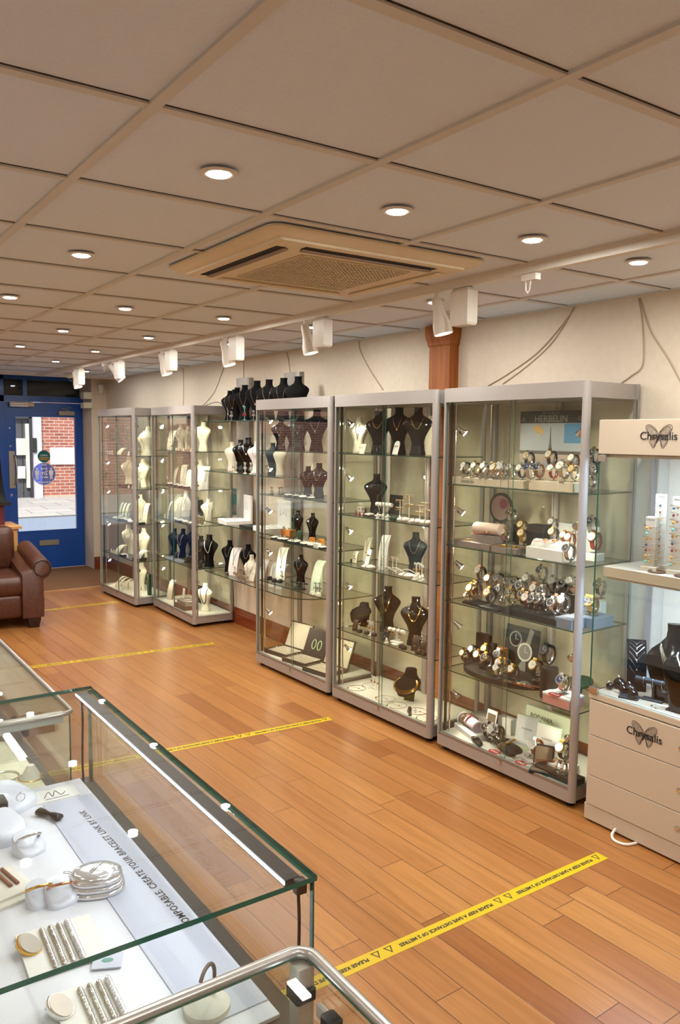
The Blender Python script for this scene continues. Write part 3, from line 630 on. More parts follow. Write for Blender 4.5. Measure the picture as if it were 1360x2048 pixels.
tape((2.745, 4.077), (.95, 4.19), 4, 'yellow safe-distance tape on the floor, second nearest, in front of the tall cabinets')
tape((2.93, 6.14), (.9, 6.27), 4, 'yellow safe-distance tape on the floor before the sofa, third from camera')
tape((2.83, 8.24), (1.9, 8.20), 2, 'short yellow safe-distance tape near the farthest cabinet')
# ------------------------------------------------------------------ leather sofa (right arm and part of the seat are in view)
LEA = speckle_mat('brown_sofa_leather', '4a2717', '5a3120', 30, .38, .25); LEAD = mat('dark_sofa_foot', '2a120b', .4)
sofa = link('leather_sofa', None, None, (1.80, 7.50, 0)); sofa.rotation_euler = (0, 0, rad(-4)); tag(sofa, 'brown leather sofa with rolled arm at the left edge', 'sofa')
def soft(mb, x0, y0, z0, x1, y1, z1, r):   # rounded cushion block
    rr = [(0, r), (r*.3, r*.3), (r, 0)]
    R = []
    def ring(ins, z):
        P = []; hx0, hy0, hx1, hy1 = x0+ins, y0+ins, x1-ins, y1-ins; q = max(.004, r-ins*.5)
        for cx_, cy_, a0 in ((hx1-q, hy1-q, 0), (hx0+q, hy1-q, 90), (hx0+q, hy0+q, 180), (hx1-q, hy0+q, 270)):
            for k in range(5): a = rad(a0+90*k/4); P.append((cx_+q*cos(a), cy_+q*sin(a), z))
        return P
    for ins, dz in ((r*.8, 0), (r*.3, r*.2), (0, r)): R.append(ring(ins, z0+dz))
    for ins, dz in ((0, -r), (r*.3, -r*.25), (r*.9, 0)): R.append(ring(ins, z1+dz))
    mb.rings(R); return mb
# arm: scroll front profile swept back
def armmesh():
    mb = MB(); prof = []
    prof += [(-.10, .10), (.085, .10), (.09, .20), (.085, .45)]
    for k in range(13): a = rad(-60+250*k/12); prof.append((.075+.085*cos(a), .545+.085*sin(a)))
    prof += [(-.10, .50)]
    R = []
    for y, s, dz in ((0, .97, 0), (.012, 1, 0), (.3, 1, .02), (.6, .98, .06), (.85, .95, .10)):
        R.append([(x*s, y, z*s+(dz if z > .4 else 0)+.0) for x, z in prof])
    mb.rings(R[::-1]); return mb.mesh('arm', LEA, 50)
am = armmesh(); link('arm', am, sofa, (0, 0, 0)); o = link('arm', am, sofa, (-1.75, .0, 0)); o.scale = (-1, 1, 1)
link('arm_piping', MB().tube([(.075+.072*cos(rad(a)), -.002, .545+.072*sin(rad(a))) for a in range(-60, 300, 20)], .005, 6, closed=True).mesh('arm_piping', LEAD), sofa)
for x0, x1 in ((-1.66, -.86), (-.85, -.06)):
    link('seat_cushion', soft(MB(), x0, .02, .30, x1, .72, .47, .05).mesh('seat_cushion', LEA, 50), sofa)
    link('back_cushion', soft(MB(), x0, .60, .44, x1, .84, .87, .07).mesh('back_cushion', LEA, 50), sofa)
link('front_rail', soft(MB(), -1.66, .03, .10, -.09, .86, .31, .03).mesh('front_rail', LEA, 50), sofa)
for x in (-1.70, .0):
    for y in (.06, .78):
        link('foot', cmesh('sfoot', lambda: MB().rings([[(-.05*s, -.05*s, z), (.05*s, -.05*s, z), (.05*s, .05*s, z), (-.05*s, .05*s, z)] for z, s in ((0, .85), (.03, .9), (.07, 1.1), (.105, 1.15))]).mesh('foot', LEAD, 20)), sofa, (x, y, 0))
# pale wood cabinet with a dark screen behind the sofa
t = link('side_cabinet', None, None, (1.3, 9.35, 0)); t.location = (1.44, 8.75, 0); tag(t, 'pale wooden low cabinet behind the sofa at the left edge', 'cabinet')
PALE = wood_mat('pale_beech', 'c99058', 'dba76c', .4, 0)
link('top', MB().bbox(-.55, -.25, .80, .50, .25, .83, .005).mesh('top', PALE), t)
link('body', MB().box(-.52, -.23, .0, .46, .23, .80).mesh('body', PALE, 0), t)
link('door', MB().bbox(-.03, -.245, .08, .44, -.231, .77, .003).mesh('door', PALE), t)
link('door', MB().bbox(-.5, -.245, .08, -.05, -.231, .77, .003).mesh('door', PALE), t)
t = link('display_plinth', MB().bbox(-.14, -.12, 0, .14, .12, .20, .004).mesh('display_plinth', mat('dark_red_box', '5a1524', .5)), None, (1.675, 8.80, .8305)); tag(t, 'dark red box on the wooden cabinet at the left edge', 'box')
t = link('bell_display', None, None, (1.665, 8.80, 1.031)); tag(t, 'black bell-shaped object on the dark red box, cut by left edge', 'ornament')
def sqring(hx, hy, z): return [(-hx, -hy, z), (hx, -hy, z), (hx, hy, z), (-hx, hy, z)]
link('base', MB().rings([sqring(.19, .16, 0), sqring(.2, .17, .01), sqring(.2, .17, .03), sqring(.17, .14, .045)]).mesh('base', BLK, 20), t)
link('bell_body', MB().rings([sqring(.168, .138, .045), sqring(.15, .12, .16), sqring(.135, .11, .32), sqring(.125, .10, .50), sqring(.12, .10, .62)]).mesh('bell_body', BLKG, 20), t)
link('side_glass', MB().rings([sqring(.172, .10, .06), sqring(.153, .09, .16), sqring(.138, .08, .32), sqring(.13, .08, .46)]).mesh('side_glass', mat('pale_green_glass_panel', '7f9a90', .15), 20), t)
# ------------------------------------------------------------------ white butterfly cabinet
CX, CY, CW = 2.99, 2.32, 1.0
CH = Cab(CX, CY, 0, CW, .43, 1.85, 'butterfly cabinet', [1.195, .612])
CH.M = Matrix.Translation((CX, CY, 0)) @ Matrix.Rotation(rad(-90), 4, 'Z'); CH.ang = rad(-90)
ch = link('butterfly_cabinet', None); ch.matrix_world = CH.M; tag(ch, 'white display cabinet with butterfly emblem, drawers below and glass case above', 'display cabinet'); CH.root = ch
WG = WHITEG
link('plinth', MB().bbox(.0, .0, .012, CW, .43, .085, .003).mesh('plinth', WG), ch)
link('body', MB().box(.0, .012, .085, CW, .43, .585).mesh('body', WG, 0), ch)
for z0, z1 in ((.088, .223), (.227, .413), (.417, .578)):
    o = link('drawer', MB().bbox(.012, -.004, z0, CW-.012, .012, z1, .0015).mesh('drawer', WG), ch)
    link('lock', MB().lathe([(.011, 0), (.011, .004), (.008, .005)], 16, M=Matrix.Translation((.475, -.004, (z0+z1)/2)) @ Matrix.Rotation(rad(90), 4, 'X')).mesh('lock', CHROME), o)
link('deck', MB().bbox(.0, .0, .585, CW, .43, .612, .002).mesh('deck', WHITEG), ch)
link('display_shelf', MB().bbox(.03, .03, 1.150, CW-.03, .41, 1.195, .002).mesh('display_shelf', WHITEG), ch)
link('header', MB().bbox(.0, .0, 1.70, CW, .43, 1.85, .003).mesh('header', WG), ch)
link('back_panel', MB().box(.09, .41, .612, CW, .43, 1.70).mesh('back_panel', WHITEG, 0), ch)
for nm, a in (('side_pane', (.002, .004, .612, .010, .41, 1.70)), ('door_pane', (.004, .001, .618, CW*.5-.002, .007, 1.695)), ('door_pane', (CW*.5+.002, .001, .618, CW-.004, .007, 1.695))):
    mb = MB().box(*a); mb.m = [1, 1, 1, 0, 1, 0] if nm == 'side_pane' else [1, 1, 0, 1, 0, 1]
    link(nm, mb.mesh(nm, [GLASS, EDGE], 0), ch)
link('side_pane', MB().box(CW-.010, .004, .612, CW-.002, .41, 1.70).mesh('side_pane', GLASS, 0), ch)
for z in (.60, 1.655): link('hinge', MB().bbox(.006, -.008, z+.01, .05, .012, z+.04, .002).mesh('hinge', CHROME), ch)
link('added_valance', MB().box(.02, .018, 1.684, CW-.02, .026, 1.70).box(.04, .045, 1.138, CW-.04, .052, 1.150).mesh('added_valance', WG, 0), ch)  # lips added to hide the glow of the led strips
link('corner_strip', MB().box(.0, .40, .612, .012, .43, 1.70).mesh('corner_strip', ALU, 0), ch)
link('led_strip', MB().box(.05, .03, 1.694, CW-.05, .04, 1.698).mesh('led_strip', LEDM, 0), ch)
link('led_strip', MB().box(.05, .06, 1.146, CW-.05, .068, 1.150).mesh('led_strip', LEDM, 0), ch)
CLD = (.48, .70, 1)
for z, e in ((1.685, 10), (1.138, 12)):
    o = light('cabinet_led', 'AREA', CH.P(CW/2, .06, z), e, CLD, .8, (.25, 0, -1), size_y=.02)
    o.rotation_euler = (rad(12), 0, rad(-90)); 
def butterfly(parent, x, z, s, y):
    M = basis((1, 0, 0), (0, 0, 1), (x, y, z))
    root = linkM('butterfly_logo', None, M, parent)
    mb = MB()
    up = [(.0, .1), (.12, .35), (.38, .62), (.72, .78), (.95, .72), (.98, .5), (.86, .26), (.7, .05), (.4, -.06), (.05, -.02)]
    lo = [(.05, -.05), (.35, -.12), (.62, -.18), (.66, -.4), (.52, -.62), (.36, -.78), (.24, -.66), (.16, -.4), (.05, -.14)]
    for sg in (-1, 1):
        for W_ in (up, lo):
            P = smooth_path([(sg*a*s, b*s, 0) for a, b in W_+[W_[0]]], 4)
            mb.tube(P, .0011, 4, flat=.5)
            cx_ = sum(p[0] for p in W_)/len(W_); cy_ = sum(p[1] for p in W_)/len(W_)
            mb.tube([(sg*(cx_+(p.x*sg/s-cx_)*.72)*s, (cy_+(p.y/s-cy_)*.72)*s, 0) for p in P], .0007, 4, flat=.5)
            for k in range(1, len(W_)-1):
                a, b = W_[k]; a2, b2 = (W_[k][0]+W_[k+1][0])/2, (W_[k][1]+W_[k+1][1])/2
                mb.tube([(sg*.06*s, 0, 0), (sg*a*s*.97, b*s*.97, 0)], .0005, 4, flat=.5); mb.tube([(sg*a2*s*.5, b2*s*.5, 0), (sg*a2*s*.97, b2*s*.97, 0)], .0005, 4, flat=.5)
        mb.tube(smooth_path([(sg*.02*s, .12*s, 0), (sg*.1*s, .3*s, 0), (sg*.2*s, .34*s, 0)], 4), .0006, 4, flat=.5)
    mb.tube([(0, .12*s, 0), (0, 0, 0), (0, -.3*s, 0)], .0018, 6, flat=.4)
    link('butterfly', mb.mesh('butterfly', mat('brown_print', '4a3a30', .5), 0), root)
    linkM('lettering', text_mesh('Chrysalis', .048, CM['printk'], .0003, bold=.0003, res=3), Matrix.Translation((0, 0, .001)), root)
butterfly(ch, .30, 1.778, .062, -.0012)
butterfly(ch, .30, .50, .062, -.0052)
o = link('cable', MB().tube(smooth_path([(2.985, 2.14, .03), (2.96, 2.14, .008), (2.93, 2.10, .006), (2.95, 2.05, .006), (3.05, 2.03, .006)]), .006, 8).mesh('cable', WHITE)); tag(o, 'short white cable poking from under the butterfly cabinet', 'cable')
# ------------------------------------------------------------------ wall shelves on two aluminium pillars
WS = Cab(3.13, 6.98, 0, 1.9, .31, 2.3, 'wall shelf', [1.89, 1.445, .985, .525]); WS.M = Matrix.Translation((3.13, 6.98, 0)) @ Matrix.Rotation(rad(-90), 4, 'Z'); WS.ang = rad(-90)
for yy, nm in ((6.51, 'left'), (5.66, 'right')):
    mb = MB(); mb.prism([(XW-.001-.0*0, yy-.125), (XW-.001, yy+.125)]+[(XW-.03-.035*sin(pi*k/10), yy+.125*cos(pi*k/10)) for k in range(11)], .64, 2.275)
    o = link('wall_pillar', mb.mesh('wall_pillar', mat('grey_pillar_metal', '9c948c', .45, .35), 30)); tag(o, f'rounded grey metal wall pillar carrying the glass shelves, {nm} one', 'pillar')
def wshelf(z, lab):
    pts = [(0.0, .31), (.02, .15), (.10, .05), (.25, .0), (1.65, .0), (1.8, .05), (1.88, .15), (1.9, .31)]
    mb = MB(); mb.prism(pts[::-1], z-.008, z); k = len(pts); mb.m = [0, 0]+[1]*k
    o = link('wall_glass_shelf', mb.mesh('wall_glass_shelf', [GLASS, EDGED], 0)); o.matrix_world = Matrix.Translation((3.13, 6.98, 0)) @ Matrix.Rotation(rad(-90), 4, 'Z') 
    tag(o, lab, 'glass shelf')
for z, w_ in zip(WS.sh, ('topmost', 'second from top', 'third from top', 'lowest')): wshelf(z, f'rounded glass wall shelf left of the ring-tray cabinet, {w_}')
# ------------------------------------------------------------------ foreground glass counters
ZT, ZD = .95, .66
def gpane(mb, x0, y0, z0, x1, y1, z1):
    mb.box(x0, y0, z0, x1, y1, z1); d = (x1-x0, y1-y0, z1-z0); k = d.index(min(d))
    mi = {0: [1, 1, 1, 0, 1, 0], 1: [1, 1, 0, 1, 0, 1], 2: [0, 0, 1, 1, 1, 1]}[k]
    mb.m[-6:] = mi; return mb
RIM = mat('black_counter_rim', '2b2622', .45)
def counter(name, x0, x1, y0, y1, label, framed, deckm, ZT=.95, ZD=.66):
    c = link(name, None, None, ((x0+x1)/2, (y0+y1)/2, 0)); tag(c, label, 'display counter')
    hx, hy = (x1-x0)/2, (y1-y0)/2
    link('body', MB().box(-hx+.01, -hy+.01, .08, hx-.01, hy-.01, ZD-.03).mesh('body', mat('counter_body', 'cfc8be', .5), 0), c)
    link('plinth', MB().box(-hx+.04, -hy+.04, 0, hx-.04, hy-.04, .08).mesh('plinth', BLK, 0), c)
    link('deck_rim', MB().box(-hx+.008, -hy+.008, ZD-.03, hx-.0085 if not framed else hx-.012, hy-.008, ZD-.008).mesh('deck_rim', RIM, 0), c)
    g = .006 if framed else .010
    for nm, a in (('top_pane', (-hx, -hy, ZT-g, hx, hy, ZT)), ('front_pane', (hx-g, -hy+g, ZD-.03, hx, hy-g, ZT-g)), ('side_pane', (-hx, -hy, ZD-.03, hx-g, -hy+g, ZT-g)), ('side_pane', (-hx, hy-g, ZD-.03, hx-g, hy, ZT-g)), ('sliding_door', (-hx, -hy+g, ZD-.03, -hx+g, 0.02, ZT-g)), ('sliding_door', (-hx+g+.004, -.02, ZD-.03, -hx+2*g+.004, hy-g, ZT-g))):
        link(nm, gpane(MB(), *a).mesh(nm, [GLASS, EDGE], 0), c)
    return c, hx, hy
c2, hx, hy = counter('glass_counter', .16, .782, 1.20, 2.56, 'glass-topped display counter with white-lit bracelets in the foreground', 0, None)
link('light_housing', MB().box(hx-.052, -hy+.03, ZT-.022, hx-.02, hy-.02, ZT-.0085).mesh('light_housing', RIM, 0), c2)
link('led_strip', MB().box(hx-.0545, -hy+.03, ZT-.0165, hx-.0525, hy-.02, ZT-.0115).mesh('led_strip', LEDM, 0), c2)
link('corner_cable', MB().tube(smooth_path([(hx-.03, -hy+.02, ZT-.02), (hx-.028, -hy+.018, .85), (hx-.03, -hy+.02, .72), (hx-.03, -hy+.02, ZD-.008)]), .0035, 6).mesh('corner_cable', CM['printk']), c2)
link('corner_cable', MB().tube(smooth_path([(hx-.035, hy-.02, ZT-.02), (hx-.032, hy-.018, .85), (hx-.036, hy-.02, .72), (hx-.034, hy-.02, ZD-.008)]), .0035, 6).mesh('corner_cable', CM['printk']), c2)
link('cable_clip', MB().bbox(hx-.036, -hy+.012, ZT-.035, hx-.014, -hy+.03, ZT-.0085, .002).mesh('cable_clip', RIM), c2)
link('deck_board', MB().bbox(-hx+.02, -hy+.055, ZD-.008, .735-.471, hy-.025, ZD, .001).mesh('deck_board', mat('white_deck_foam', 'd9dae2', .7), 0), c2)
for y0_, y1_ in ((1.22, 1.85), (1.9, 2.5)):
    o = light('counter_led', 'AREA', (.722, (y0_+y1_)/2, ZT-.02), .8, (.74, .84, 1), .02, (-.75, 0, -.6), size_y=y1_-y0_)
    o.rotation_euler = (0, rad(52), 0)
# framed counters
FR = mat('satin_silver_frame', 'b9b5ae', .3, .6)
def framed(name, x0, x1, y0, y1, label, r=.010, ZT=.95, ZD=.66):
    c, hx, hy = counter(name, x0, x1, y0, y1, label, 1, None, ZT, ZD)
    mb = MB(); P = rrect(hx+.006, hy+.006, .03, ZT-.004, 6); mb.tube([Vector(p) for p in P], r, 10, closed=True); link('top_frame', mb.mesh('top_frame', FR), c)
    for sx in (-1, 1):
        for sy in ((-1, 1) if r > .0085 else (1,)):
            link('corner_post', MB().prism([(sx*hx-sx*.0, sy*hy), (sx*hx, sy*(hy-.028)), (sx*(hx-.028), sy*(hy-.028)), (sx*(hx-.028), sy*hy)] if sx*sy > 0 else [(sx*hx, sy*hy), (sx*(hx-.028), sy*hy), (sx*(hx-.028), sy*(hy-.028)), (sx*hx, sy*(hy-.028))], .05, ZT-.012).box(sx*(hx-.014)-.004, sy*(hy)-.002, .06, sx*(hx-.014)+.004, sy*hy+.002, ZT-.02).mesh('corner_post', FR, 0), c)
    link('deck_board', MB().bbox(-hx+.03, -hy+.03, ZD-.008, hx-.05, hy-.03, ZD, .001).mesh('deck_board', CREAM, 0), c)
    return c, hx, hy
c1, h1x, h1y = framed('glass_counter', .05, .648, -.2, 1.03, 'silver-framed glass counter nearest the camera, only its corner in view')
link('corner_bracket', MB().bbox(h1x-.034, h1y-.034, .885, h1x+.002, h1y+.002, .905, .003).mesh('corner_bracket', CM['printk']), c1)
link('led_strip', MB().box(h1x-.05, h1y-.075, ZT-.022, h1x-.035, h1y-.03, ZT-.018).mesh('led_strip', LEDM, 0), c1)
link('inner_frame', MB().box(h1x-.016, -h1y+.03, .88, h1x-.008, h1y-.06, .90).mesh('inner_frame', FR, 0), c1)
link('pane_clamp', MB().bbox(h1x-.03, h1y-.12, .86, h1x-.006, h1y-.09, .91, .003).mesh('pane_clamp', CM['printk']), c1)
link('pane_clamp', MB().bbox(h1x-.03, h1y-.30, .86, h1x-.006, h1y-.26, .91, .003).mesh('pane_clamp', CHROME), c1)
c3, h3x, h3y = framed('glass_counter', .08, .725, 2.585, 5.2, 'long silver-framed glass counter behind the foreground counter', .008, .87, .58)
link('light_bar', MB().bbox(-h3x+.01, -h3y+.012, .832, h3x-.02, -h3y+.034, .866, .002).mesh('light_bar', WHITEP), c3)
link('inner_shelf', MB().box(-h3x+.03, -h3y+.02, .73, h3x-.10, h3y-.02, .738).mesh('inner_shelf', [GLASS], 0), c3)
for y_ in (3.2, 4.3):
    o = light('counter_led', 'AREA', (.64, y_, .84), 1.2, (.9, .92, 1), .02, (-.4, 0, -.9), size_y=.9); o.rotation_euler = (0, rad(30), 0)
scn.view_settings.view_transform = 'Standard'; scn.view_settings.look = 'None'; scn.view_settings.gamma = 1; scn.view_settings.use_curve_mapping = False
scn.view_settings.exposure = 0.34
scn.cycles.transparent_max_bounces = 64; scn.cycles.max_bounces = 10; scn.cycles.glossy_bounces = 6; scn.cycles.use_light_tree = True
scn.cycles.sample_clamp_indirect = 4; scn.cycles.caustics_reflective = False; scn.cycles.caustics_refractive = False
# ------------------------------------------------------------------ jewellery props
BPROF = {  # (height, half width, half depth, forward offset) for a bust one unit high, front is -y
 'bust': [(0, 0.1736, .11, 0), (.02, 0.1792, .115, 0), (.10, 0.1680, .105, 0), (.24, 0.1456, .09, 0), (.38, 0.1736, .10, .0), (.52, 0.2408, .115, -.005), (.62, 0.2934, .12, -.01), (.68, 0.3080, .112, -.008), (.735, 0.2800, .10, 0), (.775, 0.2128, .09, .012), (.82, 0.1250, .08, .025), (.87, 0.0920, .072, .03), (.94, 0.0820, .066, .028), (1.0, 0.0880, .07, .024)],
 'short': [(0, 0.2240, .12, 0), (.04, 0.2352, .125, 0), (.25, 0.2688, .13, 0), (.45, 0.3248, .135, -.005), (.56, 0.3360, .12, -.005), (.66, 0.2688, .10, .01), (.74, 0.1680, .085, .025), (.82, 0.1000, .075, .03), (.92, 0.0880, .068, .028), (1.0, 0.0940, .072, .024)],
 'wave': [(0, 0.1680, .10, 0), (.03, 0.1736, .10, 0), (.12, 0.1512, .09, .01), (.26, 0.1288, .08, .015), (.4, 0.1680, .09, .0), (.54, 0.2464, .11, -.02), (.64, 0.3024, .12, -.03), (.70, 0.3080, .112, -.02), (.755, 0.2576, .10, -.005), (.795, 0.1792, .09, .015), (.84, 0.1050, .08, .03), (.9, 0.0880, .07, .04), (.96, 0.0880, .068, .045), (1.0, 0.0950, .072, .05)],
}
def bust_at(style, z):
    P = BPROF[style]
    for a, b in zip(P, P[1:]):
        if a[0] <= z <= b[0]:
            t = (z-a[0])/(b[0]-a[0]); return tuple(a[i]+(b[i]-a[i])*t for i in range(1, 4))
    return P[-1][1:]
def bust_mesh(style, col):
    def mk():
        mb = MB(); R = []; n = 28
        P = BPROF[style]; hs = []
        for a, b in zip(P, P[1:]):
            k = 2
            for i in range(k): hs.append(a[0]+(b[0]-a[0])*i/k)
        hs.append(1.0)
        for z in hs:
            a, b, o = bust_at(style, z)
            R.append([(a*(abs(cos(t))**.85)*(1 if cos(t) > 0 else -1), o+b*sin(t)*(1 if sin(t) < 0 else .6), z) for t in [2*pi*j/n for j in range(n)]])
        mb.rings(R); return mb.mesh('necklace_bust', CM[col], 60)
    return cmesh(('bust', style, col), mk)
def neck_curve(style, ztop, zbot, halfw, wide=1.0):
    P = []
    for i in range(25):
        t = -1+2*i/24; z = zbot+(ztop-zbot)*abs(t)**1.5
        a, b, o = bust_at(style, z); x = halfw*t if abs(t) < 1 else halfw*t
        x = max(-a*.93, min(a*.93, halfw*(1 if t > 0 else -1)*abs(t)**wide))
        y = o-b*sqrt(max(0, 1-(x/a)**2))-.008
        P.append((x, y, z))
    return P
def necklace_mesh(style, ztop, zbot, halfw, m, r, wide):
    return cmesh(('nk', style, ztop, zbot, halfw, m, r, wide), lambda: MB().tube(neck_curve(style, ztop, zbot, halfw, wide), r, 6).mesh('necklace', CM[m]))
DESC = {'gloss': 'glossy black', 'blk': 'black', 'slate': 'blue-black', 'printk': 'black', 'printg': 'grey', 'pearl': 'clear', 'darkbrown': 'brown', 'turq': 'turquoise', 'paleg': 'pale-green', 'dgreen': 'green', 'ruby': 'dark-red', 'bluegrey': 'grey-blue', 'rose': 'rose-gold', 'dial_w': 'white', 'dial_k': 'black', 'dial_b': 'blue', 'dial_s': 'silver', 'dial_c': 'champagne'}
def dn(c): return DESC.get(c, c)
def put(cab, si, px, v, me, name, rz=0, z=0, u=None, zc=.05, scale=None, tilt=None):
    rz = -rz
    zz = (cab.sh[si] if isinstance(si, int) else si)+z
    uu = cab.u(px, v, zz+zc) if u is None else u
    R = Matrix.Rotation(rad(rz), 3, 'Z') @ Matrix.Rotation(rad(tilt or 0), 3, 'X'); s_ = scale or 1
    if me is not None:
        k = max(1, len(me.vertices)//160); c = [R @ (vv.co*s_) for vv in list(me.vertices)[::k]]
        lo = [min(q[i] for q in c) for i in (0, 1)]; hi = [max(q[i] for q in c) for i in (0, 1)]
        uu = min(max(uu, .022-lo[0]), cab.W-.022-hi[0]); v = max(min(v, cab.D-.036-hi[1]), .034-lo[1])
    o = link(name, me, None, cab.P(uu, v, zz+.0006), (0, 0, cab.ang+rad(rz)) if tilt is None else (rad(tilt), 0, cab.ang+rad(rz)), scale)
    return o
def plc(cab, si):
    if cab is WS: return ['top wall shelf', 'second wall shelf', 'third wall shelf', 'lowest wall shelf'][si]
    if cab is CH: return ['upper shelf, butterfly cabinet', 'lower deck, butterfly cabinet'][si]
    n = si if isinstance(si, int) else 0
    return f"{SHW[n]}, {cab.place}"
def bust(cab, si, px, v, h, col='black', style='bust', neck=None, zbot=.56, ztop=.80, hw=.11, pend=None, rz=0, r=.006, wide=.8, lean=0, double=0):
    o = put(cab, si, px, v, bust_mesh(style, col), 'necklace_bust', rz-14, zc=h*.7, scale=h, tilt=lean)
    reg(o, f"{'tall' if h > .27 else 'small' if h < .2 else 'medium'} {dn(col)} necklace bust", 'bust', plc(cab, si))
    if neck:
        for k in range(1+double):
            zb = zbot-.07*k
            n = link('necklace', necklace_mesh(style, ztop, zb, hw+.01*k, neck, r, wide), None); n.matrix_world = o.matrix_world if 0 else Matrix.LocRotScale(o.location, o.rotation_euler, Vector((h,)*3))
            reg(n, f"{'fine' if r < .008 else 'bold'} {dn(neck)} necklace", 'necklace', plc(cab, si))
            if pend:
                a, b, of = bust_at(style, zb-.025)
                link('pendant', cmesh(('pend', pend), lambda: MB().ball((0, 0, 0), .5, 10, sy=.4, sz=1.2).mesh('pendant', CM[pend])), n, (0, of-b-.012, zb-.025), None, .042 if pend != 'gem' else .05)
    return o
def ramp(cab, si, px, v, h, w=.06, col='cream', chains=0, cm='gold', rz=0, name='necklace_ramp', lean=.26):
    rz = rz-15
    def mk():
        P = []; n = 12; d = h*lean*1.6
        for i in range(n+1):
            t = i/n; P.append((-d*.55+d*t**1.3, h*sin(t*pi*.5)**.9*1.0))
        P += [(d*.56, h*.95)]
        th = .0045; mb = MB(); R = []
        for i, (y, z) in enumerate(P):
            a = P[max(0, i-1)]; b = P[min(len(P)-1, i+1)]; dx, dz = b[0]-a[0], b[1]-a[1]; l = sqrt(dx*dx+dz*dz) or 1; nx, nz = -dz/l, dx/l
            z = max(z, .001)
            R.append([(-w/2, y, z), (w/2, y, z), (w/2, y-nx*th, max(0, z-nz*th)), (-w/2, y-nx*th, max(0, z-nz*th))])
        mb.rings(R)
        mb.box(-w*.3, d*.1, 0, w*.3, d*.1+.004, h*.72)
        return mb.mesh(name, CM[col], 30)
    o = put(cab, si, px, v, cmesh((name, h, w, col, lean), mk), name, rz, zc=h*.5)
    reg(o, f"{'tall' if h > .16 else 'low'} curved {dn(col)} jewellery ramp", 'ramp', plc(cab, si))
    for k in range(chains):
        def ck():
            d = h*lean*1.6; P = []
            for i in range(17):
                s = -1+2*i/16; q = .25+.62*abs(s)**.8
                t = q; P.append((s*w*.38, -d*.55+d*t**1.3-.0035, h*sin(t*pi*.5)**.9+.001))
            return MB().tube(P, .0011, 5).ball((0, P[8][1], P[8][2]-.006), .005, 8).mesh('necklace', CM[cm])
        n = link('necklace', cmesh(('rc', h, w, cm, lean), ck), None, o.location+Vector((0, 0, .012*k)), o.rotation_euler)
        reg(n, f"fine {dn(cm)} pendant necklace", 'necklace', plc(cab, si))
    return o
def cane(cab, si, px, v, h=.075, col='white', hooks=2, em='gold', rz=0, drop=.03):
    def mk():
        mb = MB().lathe([(.016, 0), (.016, .004), (.010, .006), (.003, .008)], 16)
        for s in ((-1, 1) if hooks == 2 else (1,)):
            P = [(s*.0015, 0, .005), (s*.0015, 0, h*.75)]+[(s*(.0015+.008*(1-cos(a))), -.004*sin(a), h*.82+h*.18*sin(a)) for a in [pi*k/8 for k in range(0, 9)]]
            mb.tube(P, .0018, 6)
        return mb.mesh('earring_stand', CM[col])
    o = put(cab, si, px, v, cmesh(('cane', h, col, hooks), mk), 'earring_stand', rz, zc=h*.5)
    reg(o, f"{dn(col)} hooked earring stand", 'earring stand', plc(cab, si))
    if em:
        for s in ((-1, 1) if hooks == 2 else (1,)):
            e = link('earring', cmesh(('er', em, drop), lambda: MB().tube([(0, 0, 0), (0, 0, -drop*.6)], .0007, 5).ball((0, 0, -drop*.8), drop*.2, 8, sz=1.4).mesh('earring', CM[em])), None, o.matrix_world @ Vector((0, 0, 0)))
            M = Matrix.LocRotScale(o.location, o.rotation_euler, None) @ Vector((s*.0175, -.001, h*.80)); e.location = M; e.rotation_euler = o.rotation_euler
            reg(e, f"small {dn(em)} drop earring", 'earring', plc(cab, si), group='drop earrings on hooked stands')
    return o
def cone(cab, si, px, v, h=.035, col='white', rm='gold', rz=0):
    o = put(cab, si, px, v, cmesh(('cone', h, col), lambda: MB().lathe([(h*.42, 0), (h*.42, h*.06), (h*.33, h*.1), (h*.24, h*.55), (h*.16, h*.85), (h*.06, h), (0, h*1.01)], 16, caps=False).mesh('ring_cone', CM[col])), 'ring_cone', rz, zc=h)
    reg(o, f"small {dn(col)} ring cone", 'ring cone', plc(cab, si))
    ring(o.location+Vector((0, 0, h*.5)), rm, h*.30, plc(cab, si), o.rotation_euler, flat=1)
    return o
def ring_mesh(rm):
    def mk():
        mb = MB(); mb.tube([(cos(a), 0, sin(a)) for a in [2*pi*k/16 for k in range(16)]], .12, 6, closed=True)
        mb.ball((0, 0, 1.15), .28, 8, mi=1); return mb.mesh('ring', [CM[rm], CM['gem']])
    return cmesh(('ring', rm), mk)
def ring(loc, rm, r, place, rot=(0, 0, 0), flat=0, group=None):
    o = link('ring', ring_mesh(rm), None, loc, (rad(90)+rot[0] if flat else rot[0], rot[1], rot[2]), r)
    reg(o, f"{dn(rm)} ring with a clear stone", 'ring', place, group=group); return o
def pad(cab, si, px, v, w=.045, h=.022, col='blk', top='white', rm='silver', rz=0):
    def mk():
        mb = MB().bbox(-w/2, -w*.42, 0, w/2, w*.42, h*.6, .002, 0)
        mb.rings([[(-w*.44, -w*.36, h*.6), (w*.44, -w*.36, h*.6), (w*.44, w*.36, h*.6), (-w*.44, w*.36, h*.6)], [(-w*.42, -w*.34, h*.85), (w*.42, -w*.34, h*.85), (w*.42, w*.34, h), (-w*.42, w*.34, h)]], 1)
        return mb.mesh('ring_box', [CM[col], CM[top]], 30)
    o = put(cab, si, px, v, cmesh(('pad', w, h, col, top), mk), 'ring_box', rz, zc=h)
    reg(o, f"small {dn(col)} ring box with {dn(top)} pad", 'ring box', plc(cab, si))
    ring(o.location+Vector((0, 0, h+w*.08)), rm, w*.18, plc(cab, si), o.rotation_euler)
    return o
